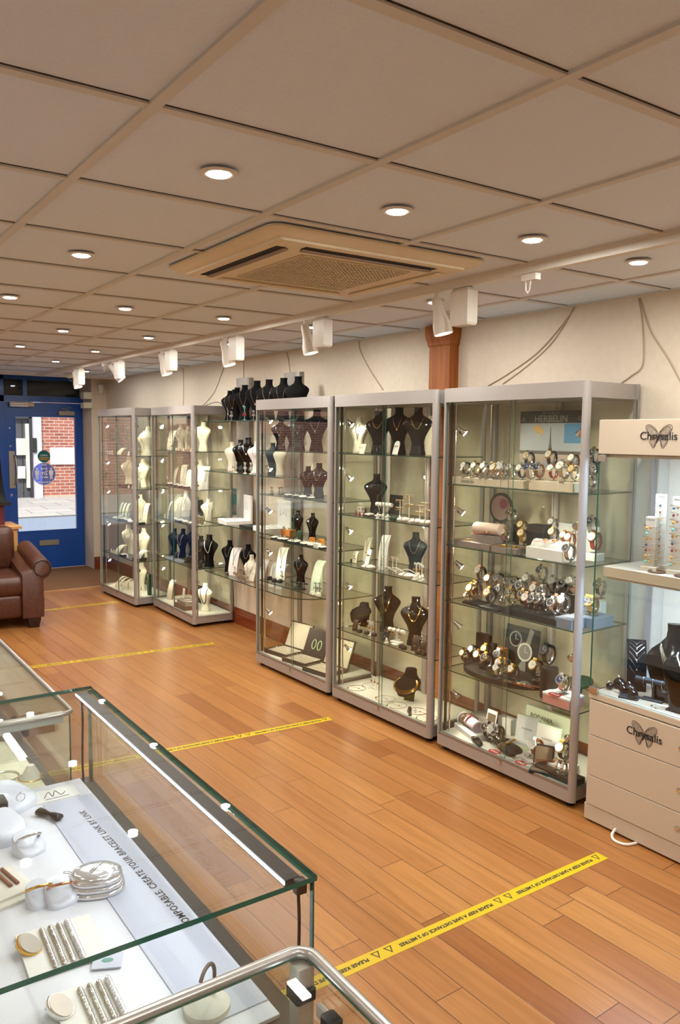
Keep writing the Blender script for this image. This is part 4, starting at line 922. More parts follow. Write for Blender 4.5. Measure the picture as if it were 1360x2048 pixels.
def pillow(cab, si, px, v, w=.08, col='white', br=None, rz=0, d=None, h=None, z=0):
    d = d or w*.7; h = h or w*.38
    def mk():
        n = 20; R = []
        for k in range(7):
            f = k/6; s = sin(pi*(.08+.84*f))**.5
            R.append([(w/2*s*abs(cos(t))**.55*(1 if cos(t) > 0 else -1), d/2*s*abs(sin(t))**.55*(1 if sin(t) > 0 else -1), h*f) for t in [2*pi*j/n for j in range(n)]])
        return MB().rings(R).mesh('cushion', CM[col], 60)
    o = put(cab, si, px, v, cmesh(('pil', w, d, h, col), mk), 'cushion', rz, zc=h, z=z)
    reg(o, f"small {dn(col)} display cushion", 'cushion', plc(cab, si))
    if br:
        b = link('bracelet', cmesh(('pb', w, h, d, br), lambda: MB().tube([(0, d/2*1.02*cos(a), h/2+h/2*1.07*sin(a)) for a in [pi*(-.05)+pi*1.1*k/16 for k in range(17)]], .0028, 6).mesh('bracelet', CM[br])), None, o.location, (0, 0, o.rotation_euler[2]+.15))
        reg(b, f"{dn(br)} bracelet over a cushion", 'bracelet', plc(cab, si))
    return o
def bar(cab, si, px, v, w=.12, h=.065, col='white', n=4, bm='gold', rz=0, r=.016):
    o = put(cab, si, px, v, cmesh(('bar', w, h, col, r), lambda: MB().bbox(-w*.3, -.02, 0, w*.3, .02, .008, .002).cyl((0, 0, .006), (0, 0, h-r), .006, 10).tube([(-w/2, 0, h), (w/2, 0, h)], r, 18).mesh('bracelet_bar', CM[col])), 'bracelet_bar', rz, zc=h)
    reg(o, f"{dn(col)} T-shaped bracelet bar", 'bracelet bar', plc(cab, si))
    M = Matrix.LocRotScale(o.location, o.rotation_euler, None)
    for k in range(n):
        x = -w*.40+w*.8*(k+.5)/n
        b = link('bracelet', cmesh(('bb', bm, r), lambda: MB().tube([(0, (r*1.15)*cos(a), (r*1.15)*sin(a)-(.014 if sin(a) < 0 else 0)*abs(sin(a))) for a in [2*pi*k_/20 for k_ in range(20)]], .0016, 6, closed=True).mesh('bracelet', CM[bm])), None, M @ Vector((x, 0, h)), (0, 0, o.rotation_euler[2]+random.uniform(-.15, .15)))
        reg(b, f"{dn(bm)} bracelet on a bar", 'bracelet', plc(cab, si))
    return o
def paddle(cab, si, px, v, h=.08, w=.035, col='white', em='silver', rz=0, tilt=-14):
    def mk():
        P = [(-w/2, 0), (w/2, 0)]+[(w/2*cos(a), h-w/2+w/2*sin(a)) for a in [pi*k/12 for k in range(13)]]
        M = Matrix.Rotation(rad(90), 4, 'X')
        mb = MB().prism(P, -.003, .003, 0, M).box(-w*.3, 0, 0, w*.3, .012, .004)
        return mb.mesh('earring_paddle', CM[col], 30)
    o = put(cab, si, px, v, cmesh(('pd', h, w, col), mk), 'earring_paddle', rz, zc=h*.5, tilt=tilt, z=.0035)
    reg(o, f"{dn(col)} rounded jewellery paddle", 'jewellery paddle', plc(cab, si))
    M = Matrix.LocRotScale(o.location, o.rotation_euler, None)
    for s in (-1, 1):
        e = link('earring', cmesh(('pe', em), lambda: MB().ball((0, 0, 0), .005, 8).mesh('earring', CM[em])), None, M @ Vector((s*w*.2, -.006, h*.6)))
        reg(e, f"{dn(em)} stud earring", 'earring', plc(cab, si), group='stud earrings on paddles')
    return o
def block(cab, si, px, v, w, d, h, col, desc, cat='display block', rz=0, z=0, b=.002, name='display_block', zc=None):
    o = put(cab, si, px, v, cmesh(('blk', w, d, h, col), lambda: MB().bbox(-w/2, -d/2, 0, w/2, d/2, h, b).mesh(name, CM[col])), name, rz, z=z, zc=(h/2 if zc is None else zc))
    return reg(o, desc, cat, plc(cab, si))
def watch(cab, si, px, v, strap='blk', case='silver', dial='dial_w', s=1.0, rz=0, z=0, tilt=35, lying=0, stand='chrome', ladies=0):
    def loop():
        mb = MB(); n = 26; R = []
        for k in range(n):
            a = rad(-250+ 360*k/n); y = .024*cos(a)*.92; zz = .031*sin(a)
            wd = .0085 if ladies else .0095
            y2 = (.0255)*cos(a)*.92+(.0012*cos(a)); z2 = .0335*sin(a)
            R.append([(-wd, y, zz), (wd, y, zz), (wd, y2, z2), (-wd, y2, z2)])
        mb.rings(R, closed=True); return mb.mesh('strap', CM[strap], 30)
    def flat():
        mb = MB(); R = []
        for k in range(17):
            x = -.1+.2*k/16; R.append([(-.009, x, 0), (.009, x, 0), (.009, x, .003), (-.009, x, .003)])
        return mb.rings(R).mesh('strap', CM[strap], 30)
    cr = .0145 if ladies else .0195
    def casem():
        mb = MB().lathe([(cr*.9, 0), (cr, .002), (cr, .006), (cr*.92, .0085), (cr*.84, .0085)], 26)
        mb.cyl((cr, 0, .004), (cr+.004, 0, .004), .002, 8)
        for sy in (-1, 1): mb.box(-.008, sy*cr*.75-.004, .001, .008, sy*cr*.75+.009*sy+.004, .005)
        return mb.mesh('case', CM[case])
    def dialm():
        mb = MB().lathe([(cr*.83, 0), (cr*.83, .0008)], 24)
        dk = 1 
        for k in range(12):
            a = k*pi/6; mb.add([Matrix.Rotation(a, 3, 'Z') @ Vector(p) for p in ((-.0006, cr*.62, .0010), (.0006, cr*.62, .0010), (.0006, cr*.76, .0010), (-.0006, cr*.76, .0010))], [(0, 1, 2, 3)], 1)
        mb.box(-.0007, 0, .0010, .0007, cr*.5, .0013, 1).box(0, -.0006, .0010, cr*.6, .0006, .0013, 1)
        return mb.mesh('dial', [CM[dial], CM['printk' if dial in ('dial_w', 'dial_s', 'dial_c') else 'printw']])
    rz = -rz*(1 if lying else -.15); s = s*1.12
    v = min(max(v, .06), cab.D-.07)
    zc = .05*s
    zz = (cab.sh[si] if isinstance(si, int) else si)+z
    uu = min(max(cab.u(px, v, zz+zc), .06), cab.W-.05)
    if lying:
        o = link('wristwatch', None, None, cab.P(uu, v, zz+.001), (0, 0, cab.ang+rad(rz)), s)
        st = link('strap', cmesh(('sf', strap), flat), o)
        c = link('case', cmesh(('wc', case, ladies), casem), o, (0, 0, .002))
    else:
        o = link('wristwatch', None, None, cab.P(uu, v, zz+.001+.044*s), (0, 0, cab.ang+rad(rz)), s)
        st = link('strap', cmesh(('sl', strap, ladies), loop), o, None, (rad(-tilt+35), 0, 0))
        a = rad(180+28)   # case sits on the front of the loop
        M = Matrix.Rotation(rad(-tilt+35), 4, 'X') @ Matrix.Translation((0, .0255*cos(a)*.92-.001, .0335*sin(a)*-1)) @ Matrix.Rotation(rad(62), 4, 'X')
        c = linkM('case', cmesh(('wc', case, ladies), casem), M, o)
        if stand:
            sd = link('watch_stand', cmesh(('ws', stand), lambda: MB().bbox(-.012, -.016, 0, .012, .016, .004, .001).tube([(0, .006, .004), (0, .002, .011)], .004, 8).tube([(0, .0, .012+.0)]+[(0, .0215*cos(a_)*.9, .0425+.0275*sin(a_)) for a_ in [rad(-90+ 300*k/14) for k in range(15)]], .004, 6).mesh('watch_stand', CM[stand])), None, cab.P(uu, v, zz), (0, 0, cab.ang+rad(rz)), s)
            reg(sd, f"small {dn(stand)} watch stand", 'watch stand', plc(cab, si), group='watch stands holding wristwatches')
    link('dial', cmesh(('wd', dial, ladies), dialm), c, (0, 0, .008))
    return reg(o, f"{dn(strap)}-strap {dn(case)} watch, {dn(dial)} dial", 'watch', plc(cab, si))
def card(cab, si, px, v, w, h, m, label, cat='showcard', rz=0, lean=8, t=.004, z=0):
    o = put(cab, si, px, v, MB().box(-w/2, 0, 0, w/2, t, h).mesh('showcard', m, 0), 'showcard', rz, zc=h/2, tilt=-lean, z=z)
    return reg(o, label, cat, plc(cab, si))
FR_ = lambda x, z, y=-.0006: basis((1, 0, 0), (0, 0, 1), (x, y, z))
q1 = lambda x: x/3.656
q2 = lambda x: 180+x/4.0
q3 = lambda x: 500+x/3.2
q4 = lambda x: 650+x/5.535
q5 = lambda x: 650+x/4.878
q6 = lambda x: 860+x/3.886
q7 = q6
q8 = lambda x: 1150+x/2.224
# ================================================================== watch cabinet
# top shelf
for px, w, h in ((300, .25, .038), (535, .115, .038), (688, .15, .04), (985, .27, .045)):
    b_ = block(C5, 0, q6(px), .11, w, .10, h, 'ivory', 'long cream watch plinth' if w > .2 else 'short cream watch plinth', 'plinth')
    if px == 300:
        linkM('lettering', text_mesh('HERBELIN', .022, CM['printk'], .0002), FR_(0, .015, -.0505), b_); linkM('lettering', text_mesh('MICHEL', .008, CM['printg'], .0002, spacing=1.4), FR_(0, .031, -.0505), b_)
for px, st, ca, di in ((285, 'green', 'silver', 'dial_w'), (365, 'brown', 'gold', 'dial_w'), (435, 'silver', 'silver', 'dial_w'), (492, 'silver', 'silver', 'dial_k'), (545, 'silver', 'silver', 'dial_s'), (640, 'silver', 'silver', 'dial_w'), (718, 'blue', 'silver', 'dial_w'), (855, 'tan', 'silver', 'dial_b'), (962, 'red', 'silver', 'dial_w'), (1125, 'cream', 'gold', 'dial_c')):
    watch(C5, 0, q6(px), .12, st, ca, di, .93, rz=-25+random.uniform(-8, 8), z=.039 if px < 830 else .046)
for px, st, ca, di, s in ((515, 'silver', 'gold', 'dial_s', .9), (575, 'silver', 'silver', 'dial_s', 1.0), (785, 'silver', 'silver', 'dial_b', 1.05), (1045, 'silver', 'silver', 'dial_w', 1.15)):
    watch(C5, 0, q6(px), .075, st, ca, di, s, rz=-20, z=.039 if px < 830 else .046)
for px in (262, 328, 395, 440): watch(C5, 0, q6(px), .065, 'silver', 'gold' if px % 2 else 'silver', 'dial_w', .62, rz=-15, z=.039, ladies=1)
block(C5, 0, q6(800), .27, .13, .08, .09, 'ivory', 'tall cream watch riser', 'plinth'); block(C5, 0, q6(975), .27, .13, .08, .10, 'ivory', 'tall cream watch riser', 'plinth'); block(C5, 0, q6(1130), .27, .10, .08, .09, 'ivory', 'tall cream watch riser', 'plinth')
watch(C5, 0, q6(775), .27, 'blk', 'silver', 'dial_c', 1.05, rz=-25, z=.09); watch(C5, 0, q6(950), .27, 'blk', 'gold', 'dial_w', 1.05, rz=-25, z=.10); watch(C5, 0, q6(1125), .27, 'brown', 'silver', 'dial_w', 1.0, rz=-25, z=.09)
for px, z in ((1262, .05), (1290, .11), (1255, .0)): watch(C5, 0, q6(px), .22+z, 'blk' if z else 'silver', 'silver', 'dial_k', 1.1, rz=-25, z=z)
sc_ = card(C5, 0, q6(935), .36, .42, .33, [mat('poster_sky', 'a9aeb4', .6), CM['printk']], 'poster headed MICHEL HERBELIN over a tower and river view', lean=0, z=.07)
link('poster_stand', MB().box(-.15, .004, -.07, .15, .012, .1).mesh('poster_stand', WHITEP, 0), sc_)
sc_.location.z += .0
link('header_band', MB().box(-.21, -.0015, .265, .21, 0, .33).mesh('header_band', CM['printk'], 0), sc_)
linkM('lettering', text_mesh('HERBELIN', .05, CM['printg'], .0004, bold=.0004), FR_(0, .287, -.002), sc_); linkM('lettering', text_mesh('MICHEL', .018, CM['printg'], .0004, spacing=2), FR_(0, .318, -.002), sc_)
for sx in (-1, 1): link('crest', MB().tube([(sx*.185-.012, -.003, .275), (sx*.185-.008, -.003, .295), (sx*.185, -.003, .302), (sx*.185+.008, -.003, .295), (sx*.185+.012, -.003, .275)], .001, 5).tube([(sx*.185, -.003, .275), (sx*.185, -.003, .302)], .001, 5).tube([(sx*.185-.005, -.003, .275), (sx*.185-.004, -.003, .298)], .001, 5).tube([(sx*.185+.005, -.003, .275), (sx*.185+.004, -.003, .298)], .001, 5).mesh('crest', CM['printg']), sc_)
link('cloud_patch', MB().box(.09, -.0012, .16, .21, 0, .262).mesh('cloud_patch', mat('poster_blue', '4f8bb5', .6), 0), sc_)
link('gold_balloons', MB().ball((-.09, -.001, .235), .022, 12, sy=.05).ball((-.06, -.001, .222), .016, 12, sy=.05).ball((-.075, -.001, .20), .008, 10, sy=.05).mesh('gold_balloons', mat('poster_gold', 'c9a04a', .5)), sc_)
link('tower', MB().prism([(-.016, 0), (-.009, 0), (-.004, .02), (.004, .02), (.009, 0), (.016, 0), (.006, .04), (.0022, .09), (.0006, .135), (-.0006, .135), (-.0022, .09), (-.006, .04)], 0, .0015, 0, FR_(.0, .11, 0)).mesh('tower', mat('poster_tower', '57504a', .6), 0), sc_)
link('horizon_band', MB().box(-.21, -.0014, .10, .21, 0, .118).mesh('horizon_band', mat('poster_band', '5c564f', .6), 0), sc_)
link('railing', MB().box(-.20, -.0014, .055, .12, 0, .098).mesh('railing', mat('poster_pale', 'c5b2a4', .6), 0), sc_)
# second shelf
block(C5, 1, q6(300), .16, .30, .20, .03, 'mauve', 'wide mauve stepped watch platform', 'platform'); block(C5, 1, q6(640), .11, .17, .14, .032, 'mauve', 'square mauve watch platform', 'platform')
block(C5, 1, q6(458), .14, .17, .10, .04, 'mauve', 'mauve riser under a pink roll', 'plinth', z=.031)
r_ = put(C5, 1, q6(458), .13, cmesh('roll', lambda: MB().rings([[(x, -.045*cos(a)*s, .032+.032*s*sin(a)) for a in [2*pi*k/20 for k in range(20)]] for x, s in ((-.085, .8), (-.08, 1), (.08, 1), (.085, .8))]).mesh('watch_roll', mat('blush_leatherette', 'e3c5b4', .5))), 'watch_roll', z=.072, zc=.03, rz=-12); reg(r_, 'blush pink watch roll with red-strap watch', 'watch roll', plc(C5, 1))
watch(C5, 1, q6(440), .085, 'red', 'gold', 'dial_c', .8, z=.085, lying=1, ladies=1, rz=5)
watch(C5, 1, q6(300), .09, 'gold', 'gold', 'dial_w', .7, z=.032, lying=1, ladies=1, rz=60); watch(C5, 1, q6(325), .3, 'silver', 'silver', 'dial_s', 1.2, z=.0, rz=-10)
watch(C5, 1, q6(575), .06, 'gold', 'gold', 'dial_w', .75, z=.034, lying=1, ladies=1, rz=80); watch(C5, 1, q6(650), .07, 'gold', 'gold', 'dial_c', .75, z=.034, lying=1, ladies=1, rz=70)
watch(C5, 1, q6(590), .17, 'pink', 'gold', 'dial_w', .9, z=.034); watch(C5, 1, q6(730), .17, 'gold', 'gold', 'dial_c', 1.0, z=.034, rz=25); watch(C5, 1, q6(525), .2, 'gold', 'gold', 'dial_w', .7, z=.034, ladies=1)
block(C5, 1, q6(645), .30, .05, .05, .12, 'blk', 'small black riser column', 'display block'); watch(C5, 1, q6(640), .30, 'silver', 'gold', 'dial_k', 1.0, z=.12, rz=-25); watch(C5, 1, q6(728), .30, 'gold', 'gold', 'dial_c', 1.0, z=.06, rz=-10)
b_ = block(C5, 1, q6(848), .20, .11, .07, .15, 'printk', 'tall black gift box with small dial', 'gift box'); link('dial', cmesh(('wd2', 1), lambda: MB().lathe([(.016, 0), (.016, .002)], 22, M=Matrix.Rotation(rad(90), 4, 'X')).mesh('dial', CM['dial_c'])), b_, (-.02, -.035, .03))
d_ = put(C5, 1, q6(560), .35, MB().lathe([(.085, 0), (.085, .012)], 40, M=Matrix.Translation((0, 0, .20)) @ Matrix.Rotation(rad(90), 4, 'X')).box(-.004, -.006, 0, .004, 0, .13).mesh('round_showcard', CM['printk']), 'round_showcard', zc=.2); reg(d_, 'round dark picture card with a rose motif', 'showcard', plc(C5, 1))
link('rose_picture', MB().lathe([(.07, 0), (.07, .001)], 30, M=Matrix.Translation((0, -.012, .20)) @ Matrix.Rotation(rad(90), 4, 'X')).mesh('rose_picture', mat('rose_print', '8a6f66', .6)), d_); link('rose', MB().ball((.02, -.013, .225), .03, 12, sy=.1).mesh('rose', mat('rose_red', '7e3a44', .6)), d_)
sc_ = card(C5, 1, q6(1110), .33, .30, .155, WHITEP, 'white CLUSE poster with strapped watches pictured, behind the right post', lean=4)
linkM('lettering', text_mesh('CLUSE', .03, CM['printk'], .0004, bold=.0006), FR_(.03, .11, -.001), sc_)
bx = put(C5, 1, q6(945), .11, cmesh('whitecase', lambda: MB().bbox(-.115, -.06, 0, .115, .06, .055, .003).bbox(-.105, -.055, .0, -.02, -.058, .01, .0005).mesh('watch_case', WHITEP)), 'watch_case', zc=.03); reg(bx, 'white box holding two curved watch cuffs', 'watch box', plc(C5, 1))
link('watch_cuff', cmesh('wcuff', lambda: MB().rings([[(x, -.04*cos(a), .05+.042*max(0, sin(a))) for a in [2*pi*k/20 for k in range(20)]] for x in (-.10, .095)]).mesh('watch_cuff', WHITEP, 50)), bx)
watch(C5, 1, q6(900), .085, 'pink', 'gold', 'dial_w', .75, z=.089, lying=1, ladies=1); watch(C5, 1, q6(968), .085, 'pink', 'gold', 'dial_w', .75, z=.089, lying=1, ladies=1)
for px, v, st, ca, z in ((890, .22, 'blk', 'rose', .05), (970, .20, 'silver', 'gold', .06), (1060, .2, 'gold', 'gold', .05), (1098, .16, 'rose', 'rose', .05), (965, .27, 'silver', 'silver', .10), (850, .25, 'blk', 'silver', .0)): watch(C5, 1, q6(px), v, st, ca, 'dial_w', .95, z=z, rz=-20)
watch(C5, 1, q6(1090), .06, 'silver', 'silver', 'dial_k', 1.1, rz=-40)
for k, px in enumerate((690, 740, 770)): watch(C5, 1, q6(px), .05, 'blk', 'silver', 'dial_k', .6, lying=1, ladies=1, rz=70)
block(C5, 1, q6(1275), .25, .07, .07, .035, 'white', 'small white watch plinth', 'plinth'); watch(C5, 1, q6(1290), .25, 'red', 'rose', 'dial_w', 1.2, z=.036, rz=10); watch(C5, 1, q6(1270), .33, 'grey', 'silver', 'dial_k', 1.2, z=.10, rz=-10)
# third shelf
block(C5, 2, q7(370), .10, .14, .10, .014, 'printk', 'thin black watch platform', 'platform'); block(C5, 2, q7(500), .08, .14, .09, .014, 'printk', 'thin black watch platform', 'platform')
block(C5, 2, q7(820), .09, .36, .12, .035, 'printk', 'long glossy black watch platform', 'platform'); block(C5, 2, q7(1070), .07, .10, .10, .05, 'bluegrey', 'silver-blue watch platform', 'platform'); block(C5, 2, q7(1290), .22, .14, .16, .05, 'bluegrey', 'silver-blue watch platform', 'platform')
W3 = [(240, .24, 'blk', 'gold', 'dial_k', 0), (370, .14, 'rose', 'gold', 'dial_w', .015), (395, .28, 'brown', 'rose', 'dial_w', .08), (335, .1, 'gold', 'gold', 'dial_w', .015), (475, .26, 'gold', 'gold', 'dial_w', .05), (475, .09, 'blk', 'gold', 'dial_w', .015), (545, .28, 'brown', 'silver', 'dial_k', .06), (548, .16, 'silver', 'silver', 'dial_k', .02), (628, .27, 'gold', 'silver', 'dial_k', .06), (640, .15, 'gold', 'gold', 'dial_k', .02),
      (720, .2, 'silver', 'silver', 'dial_k', .06), (772, .27, 'silver', 'silver', 'dial_w', .09), (740, .12, 'blk', 'gold', 'dial_k', .036), (832, .2, 'silver', 'rose', 'dial_w', .06), (880, .30, 'silver', 'silver', 'dial_k', .14), (885, .18, 'silver', 'silver', 'dial_k', .06), (900, .10, 'blk', 'silver', 'dial_k', .036), (970, .27, 'silver', 'silver', 'dial_s', .10), (1000, .13, 'rose', 'rose', 'dial_k', .04),
      (1052, .27, 'blk', 'silver', 'dial_k', .10), (1048, .12, 'silver', 'silver', 'dial_s', .05), (1112, .27, 'silver', 'silver', 'dial_s', .12), (770, .07, 'brown', 'rose', 'dial_w', .036), (815, .07, 'blk', 'silver', 'dial_k', .036), (860, .08, 'brown', 'silver', 'dial_k', .036), (970, .08, 'silver', 'silver', 'dial_k', .036), (1240, .2, 'silver', 'gold', 'dial_b', .05), (1272, .2, 'gold', 'gold', 'dial_k', .05), (1330, .3, 'silver', 'gold', 'dial_k', .12), (680, .26, 'blk', 'silver', 'dial_k', .06)]
for px, v, st, ca, di, z in W3: watch(C5, 2, q7(px), v, st, ca, di, 1.08, rz=-22+random.uniform(-12, 12), z=z)
watch(C5, 2, q7(290), .07, 'silver', 'silver', 'dial_w', .7, ladies=1)
block(C5, 2, q7(1035), .33, .22, .015, .15, 'printk', 'black upright backing board', 'display board'); block(C5, 2, q7(1300), .33, .07, .05, .10, 'white', 'white riser block', 'plinth')
# fourth shelf
block(C5, 3, q7(340), .30, .10, .03, .17, 'darkbrown', 'upright dark brown gift box', 'gift box'); block(C5, 3, q7(250), .24, .16, .10, .035, 'printk', 'low black watch platform', 'platform')
o = put(C5, 3, q7(560), .17, MB().rings([[(.27*cos(a)*1.0, -.15*sin(a) if sin(a) > 0 else -.10*sin(a), z) for a in [-2*pi*k/48 for k in range(48)]] for z in (0, .028)]).mesh('curved_platform', [mat('dark_platform', '2b2725', .5)], 30), 'curved_platform', zc=.02); reg(o, 'large black half-round watch platform', 'platform', plc(C5, 3))
W4 = [(345, .2, 'blk', 'silver', 'dial_w', .03, 1), (275, .12, 'brown', 'gold', 'dial_w', .03, .9), (390, .15, 'brown', 'gold', 'dial_w', .03, 1), (447, .22, 'brown', 'gold', 'dial_c', .05, 1), (452, .12, 'blk', 'gold', 'dial_k', .03, 1.1), (550, .2, 'gold', 'silver', 'dial_k', .04, 1.1), (560, .13, 'silver', 'gold', 'dial_w', .03, 1), (592, .14, 'silver', 'gold', 'dial_k', .03, 1), (535, .07, 'silver', 'silver', 'dial_w', .03, .85), (655, .1, 'brown', 'gold', 'dial_w', .03, .95)]
for px, v, st, ca, di, z, s in W4: watch(C5, 3, q7(px), v, st, ca, di, s*1.05, rz=-20+random.uniform(-12, 12), z=z)
watch(C5, 3, q7(735), .10, 'silver', 'silver', 'dial_k', 1.0, z=.03, lying=1, rz=70); watch(C5, 3, q7(690), .07, 'rose', 'gold', 'dial_w', .8, z=.03, lying=1, ladies=1, rz=80)
sc_ = card(C5, 3, q7(690), .33, .24, .25, CM['printk'], 'tall dark showcard picturing two chronograph dials', lean=8)
for x, z, r in ((-.045, .175, .045), (.03, .115, .052)):
    Mx = Matrix.Rotation(rad(90), 4, 'X'); link('pictured_dial', MB().lathe([(r, 0), (r, .0012)], 30, M=Matrix.Translation((x, -.0005, z)) @ Mx).mesh('pictured_dial', CM['dial_w'] if x > 0 else CM['printg']), sc_); link('pictured_face', MB().lathe([(r*.8, 0), (r*.8, .0018)], 30, M=Matrix.Translation((x, -.0005, z)) @ Mx).box(x-.001, -.003, z, x+.001, -.0005, z+r*.6, 1).box(x, -.003, z-.001, x+r*.5, -.0005, z+.001, 1).mesh('pictured_face', [CM['printg'] if x > 0 else CM['dial_k'], CM['printw']]), sc_)
link('pictured_strap', MB().prism([(-.02, .0), (.05, .0), (.045, .06), (.015, .065)], 0, .001, 0, FR_(.0, .0, -.0002)).prism([(.03, .165), (.06, .16), (.08, .24), (.05, .25)], 0, .001, 0, FR_(.0, .0, -.0002)).mesh('pictured_strap', CM['printg'], 0), sc_)
block(C5, 3, q7(560), .30, .05, .04, .12, 'wood', 'small upright wooden riser', 'plinth'); block(C5, 3, q7(495), .3, .03, .03, .13, 'printk', 'thin black riser', 'plinth')
o = put(C5, 3, q7(925), .12, MB().lathe([(.045, 0), (.045, .15)], 30).mesh('black_column', BLK), 'black_column', zc=.07); reg(o, 'round black column carrying a large watch', 'plinth', plc(C5, 3))
watch(C5, 3, q7(925), .12, 'blk', 'blk', 'dial_k', 1.35, z=.151, rz=-25); watch(C5, 3, q7(835), .16, 'blk', 'gold', 'dial_w', 1.25, z=.05, rz=-15); block(C5, 3, q7(840), .17, .04, .04, .05, 'blk', 'small square black riser', 'plinth')
b_ = block(C5, 3, q7(1010), .07, .16, .12, .05, 'pink', 'pink-sided white box with SALE sticker', 'gift box'); link('lid', MB().bbox(-.081, -.061, .042, .081, .061, .052, .002).mesh('lid', WHITEP), b_)
watch(C5, 3, q7(1045), .08, 'silver', 'silver', 'dial_b', 1.15, z=.053, rz=-30)
def sale(parent_loc, rz, name, place):
    o = link('sale_sticker', cmesh('saleo', lambda: MB().rings([[(.036*cos(a), .024*sin(a), z) for a in [2*pi*k/28 for k in range(28)]] for z in (0, .001)]).mesh('sale_sticker', CM['redp'])), None, parent_loc, (0, 0, rz)); linkM('lettering', cmesh('saletx', lambda: text_mesh('SALE', .022, CM['printw'], .0002, bold=.0006)), Matrix.Translation((0, 0, .0012)), o); return reg(o, name, 'sale sticker', place)
u_ = C5.u(q7(970), .04, .52); sale(C5.P(u_, .04, .465+.0535), C5.ang, 'red oval SALE sticker', plc(C5, 3))
o = put(C5, 3, q7(1160), .3, MB().lathe([(.07, 0), (.07, .012)], 30, M=Matrix.Translation((0, 0, .05)) @ Matrix.Rotation(rad(12), 4, 'X')).box(-.01, -.01, 0, .01, .01, .045).mesh('round_tray', CM['dgreen']), 'round_tray', zc=.03); reg(o, 'raised dark green round tray', 'tray', plc(C5, 3))
# bottom deck
block(C5, 4, q7(165), .3, .14, .09, .06, 'grey', 'closed grey gift box', 'gift box'); tr = put(C5, 4, q7(280), .15, MB().bbox(-.11, -.06, 0, .11, .06, .03, .003).mesh('bracelet_tray', WHITEP), 'bracelet_tray', rz=18); reg(tr, 'white tray with grey bangle roll', 'tray', plc(C5, 4))
r_ = put(C5, 4, q7(285), .15, cmesh('roll2', lambda: MB().rings([[(x, -.035*cos(a)*s, .03+.03*s*sin(a)) for a in [2*pi*k/20 for k in range(20)]] for x, s in ((-.1, .85), (-.095, 1), (.095, 1), (.1, .85))]).mesh('watch_roll', CM['lilac'])), 'watch_roll', z=.031, rz=18); reg(r_, 'grey velvet roll wearing bangles', 'watch roll', plc(C5, 4))
for dx, m_ in ((-.055, 'white'), (-.02, 'gold'), (.015, 'ruby')):
    b_ = link('bangle', cmesh(('bang', m_), lambda: MB().rings([[(x, -r*cos(a), .03+r*sin(a)) for a in [2*pi*k/24 for k in range(24)]] for x, r in ((-.006, .036), (-.006, .039), (.006, .039), (.006, .036))], caps=False, closed=True).mesh('bangle', CM[m_])), None, r_.location+Vector((0, -dx*1.0, .002)), r_.rotation_euler); reg(b_, f"{dn(m_)} bangle ", 'bangle', plc(C5, 4))
card(C5, 4, q7(462), .25, .075, .12, WHITEP, 'small white picture card with a brown photo', lean=12); link('photo', MB().box(-.03, -.001, .02, .03, 0, .10).mesh('photo', CM['taupe'], 0), REG[-1][0])
for px, v, rz_ in ((320, .04, 60), (560, .2, 20)): block(C5, 4, q7(px), v, .13, .035, .016, 'printk', 'long low black watch rest', 'display block', rz=rz_-30); 
watch(C5, 4, q7(350), .05, 'blk', 'blk', 'dial_k', .95, lying=1, rz=-60, z=.017)
for px, st, dr in ((460, 'blk', 'dial_k'), (505, 'silver', 'dial_s'), (535, 'blk', 'dial_k')): watch(C5, 4, q7(px), .14, st, 'silver', dr, 1.25, rz=-25)
p_ = pillow(C5, 4, q7(620), .10, .14, 'printk', None, rz=10, d=.10, h=.05); watch(C5, 4, q7(600), .09, 'gold', 'gold', 'dial_c', .75, z=.05, lying=1, ladies=1, rz=-10)
u_ = C5.u(q7(500), .05, .1); sale(C5.P(u_, .05, .0985), C5.ang, 'red oval SALE sticker', plc(C5, 4)); u_ = C5.u(q7(707), .05, .1); sale(C5.P(u_, .05, .0985), C5.ang, 'red oval SALE sticker', plc(C5, 4))
PG = mat('pale_box_lining', 'dfe6c8', .6)
def openbox(cab, si, px, v, w, d, h, lh, mo, mi, desc, rz=0, lean=10, txt=None, padm=None):
    o = put(cab, si, px, v, None, 'open_box', rz, zc=h); reg(o, desc, 'open box', plc(cab, si))
    link('box_base', MB().bbox(-w/2, -d/2, 0, w/2, d/2, h, .002).mesh('box_base', mo), o); link('inner_tray', MB().box(-w/2+.006, -d/2+.006, h, w/2-.006, d/2-.006, h+.002).mesh('inner_tray', mi, 0), o)
    l = link('lid', MB().bbox(-w/2, 0, 0, w/2, .018, lh, .002).mesh('lid', mo), o, (0, d/2-.016, h*.7), (rad(-lean), 0, 0)); link('lid_lining', MB().box(-w/2+.007, -.002, .008, w/2-.007, 0, lh-.008).mesh('lid_lining', mi, 0), l)
    if txt: linkM('lettering', text_mesh(txt, .014, CM['printg'], .0003), FR_(0, lh*.5, -.003), l)
    return o
openbox(C5, 4, q7(720), .21, .14, .10, .035, .14, PG, WHITEP, 'open pale green watch box, lid marked RODANIA', txt='RODANIA', rz=-12); openbox(C5, 4, q7(870), .16, .14, .10, .04, .15, PG, WHITEP, 'second open pale box standing in front of RODANIA card', txt='RODANIA', rz=-8)
sc_ = card(C5, 4, q7(900), .34, .30, .19, PG, 'pale green RODANIA display card', lean=5, t=.03); linkM('lettering', text_mesh('RODANIA', .034, CM['printg'], .0004, bold=.0008), FR_(-.04, .14, -.001), sc_)
block(C5, 4, q7(1010), .28, .10, .07, .11, 'paleg', 'pale green closed box', 'gift box'); block(C5, 4, q7(600), .32, .10, .05, .09, 'white', 'white closed box', 'gift box')
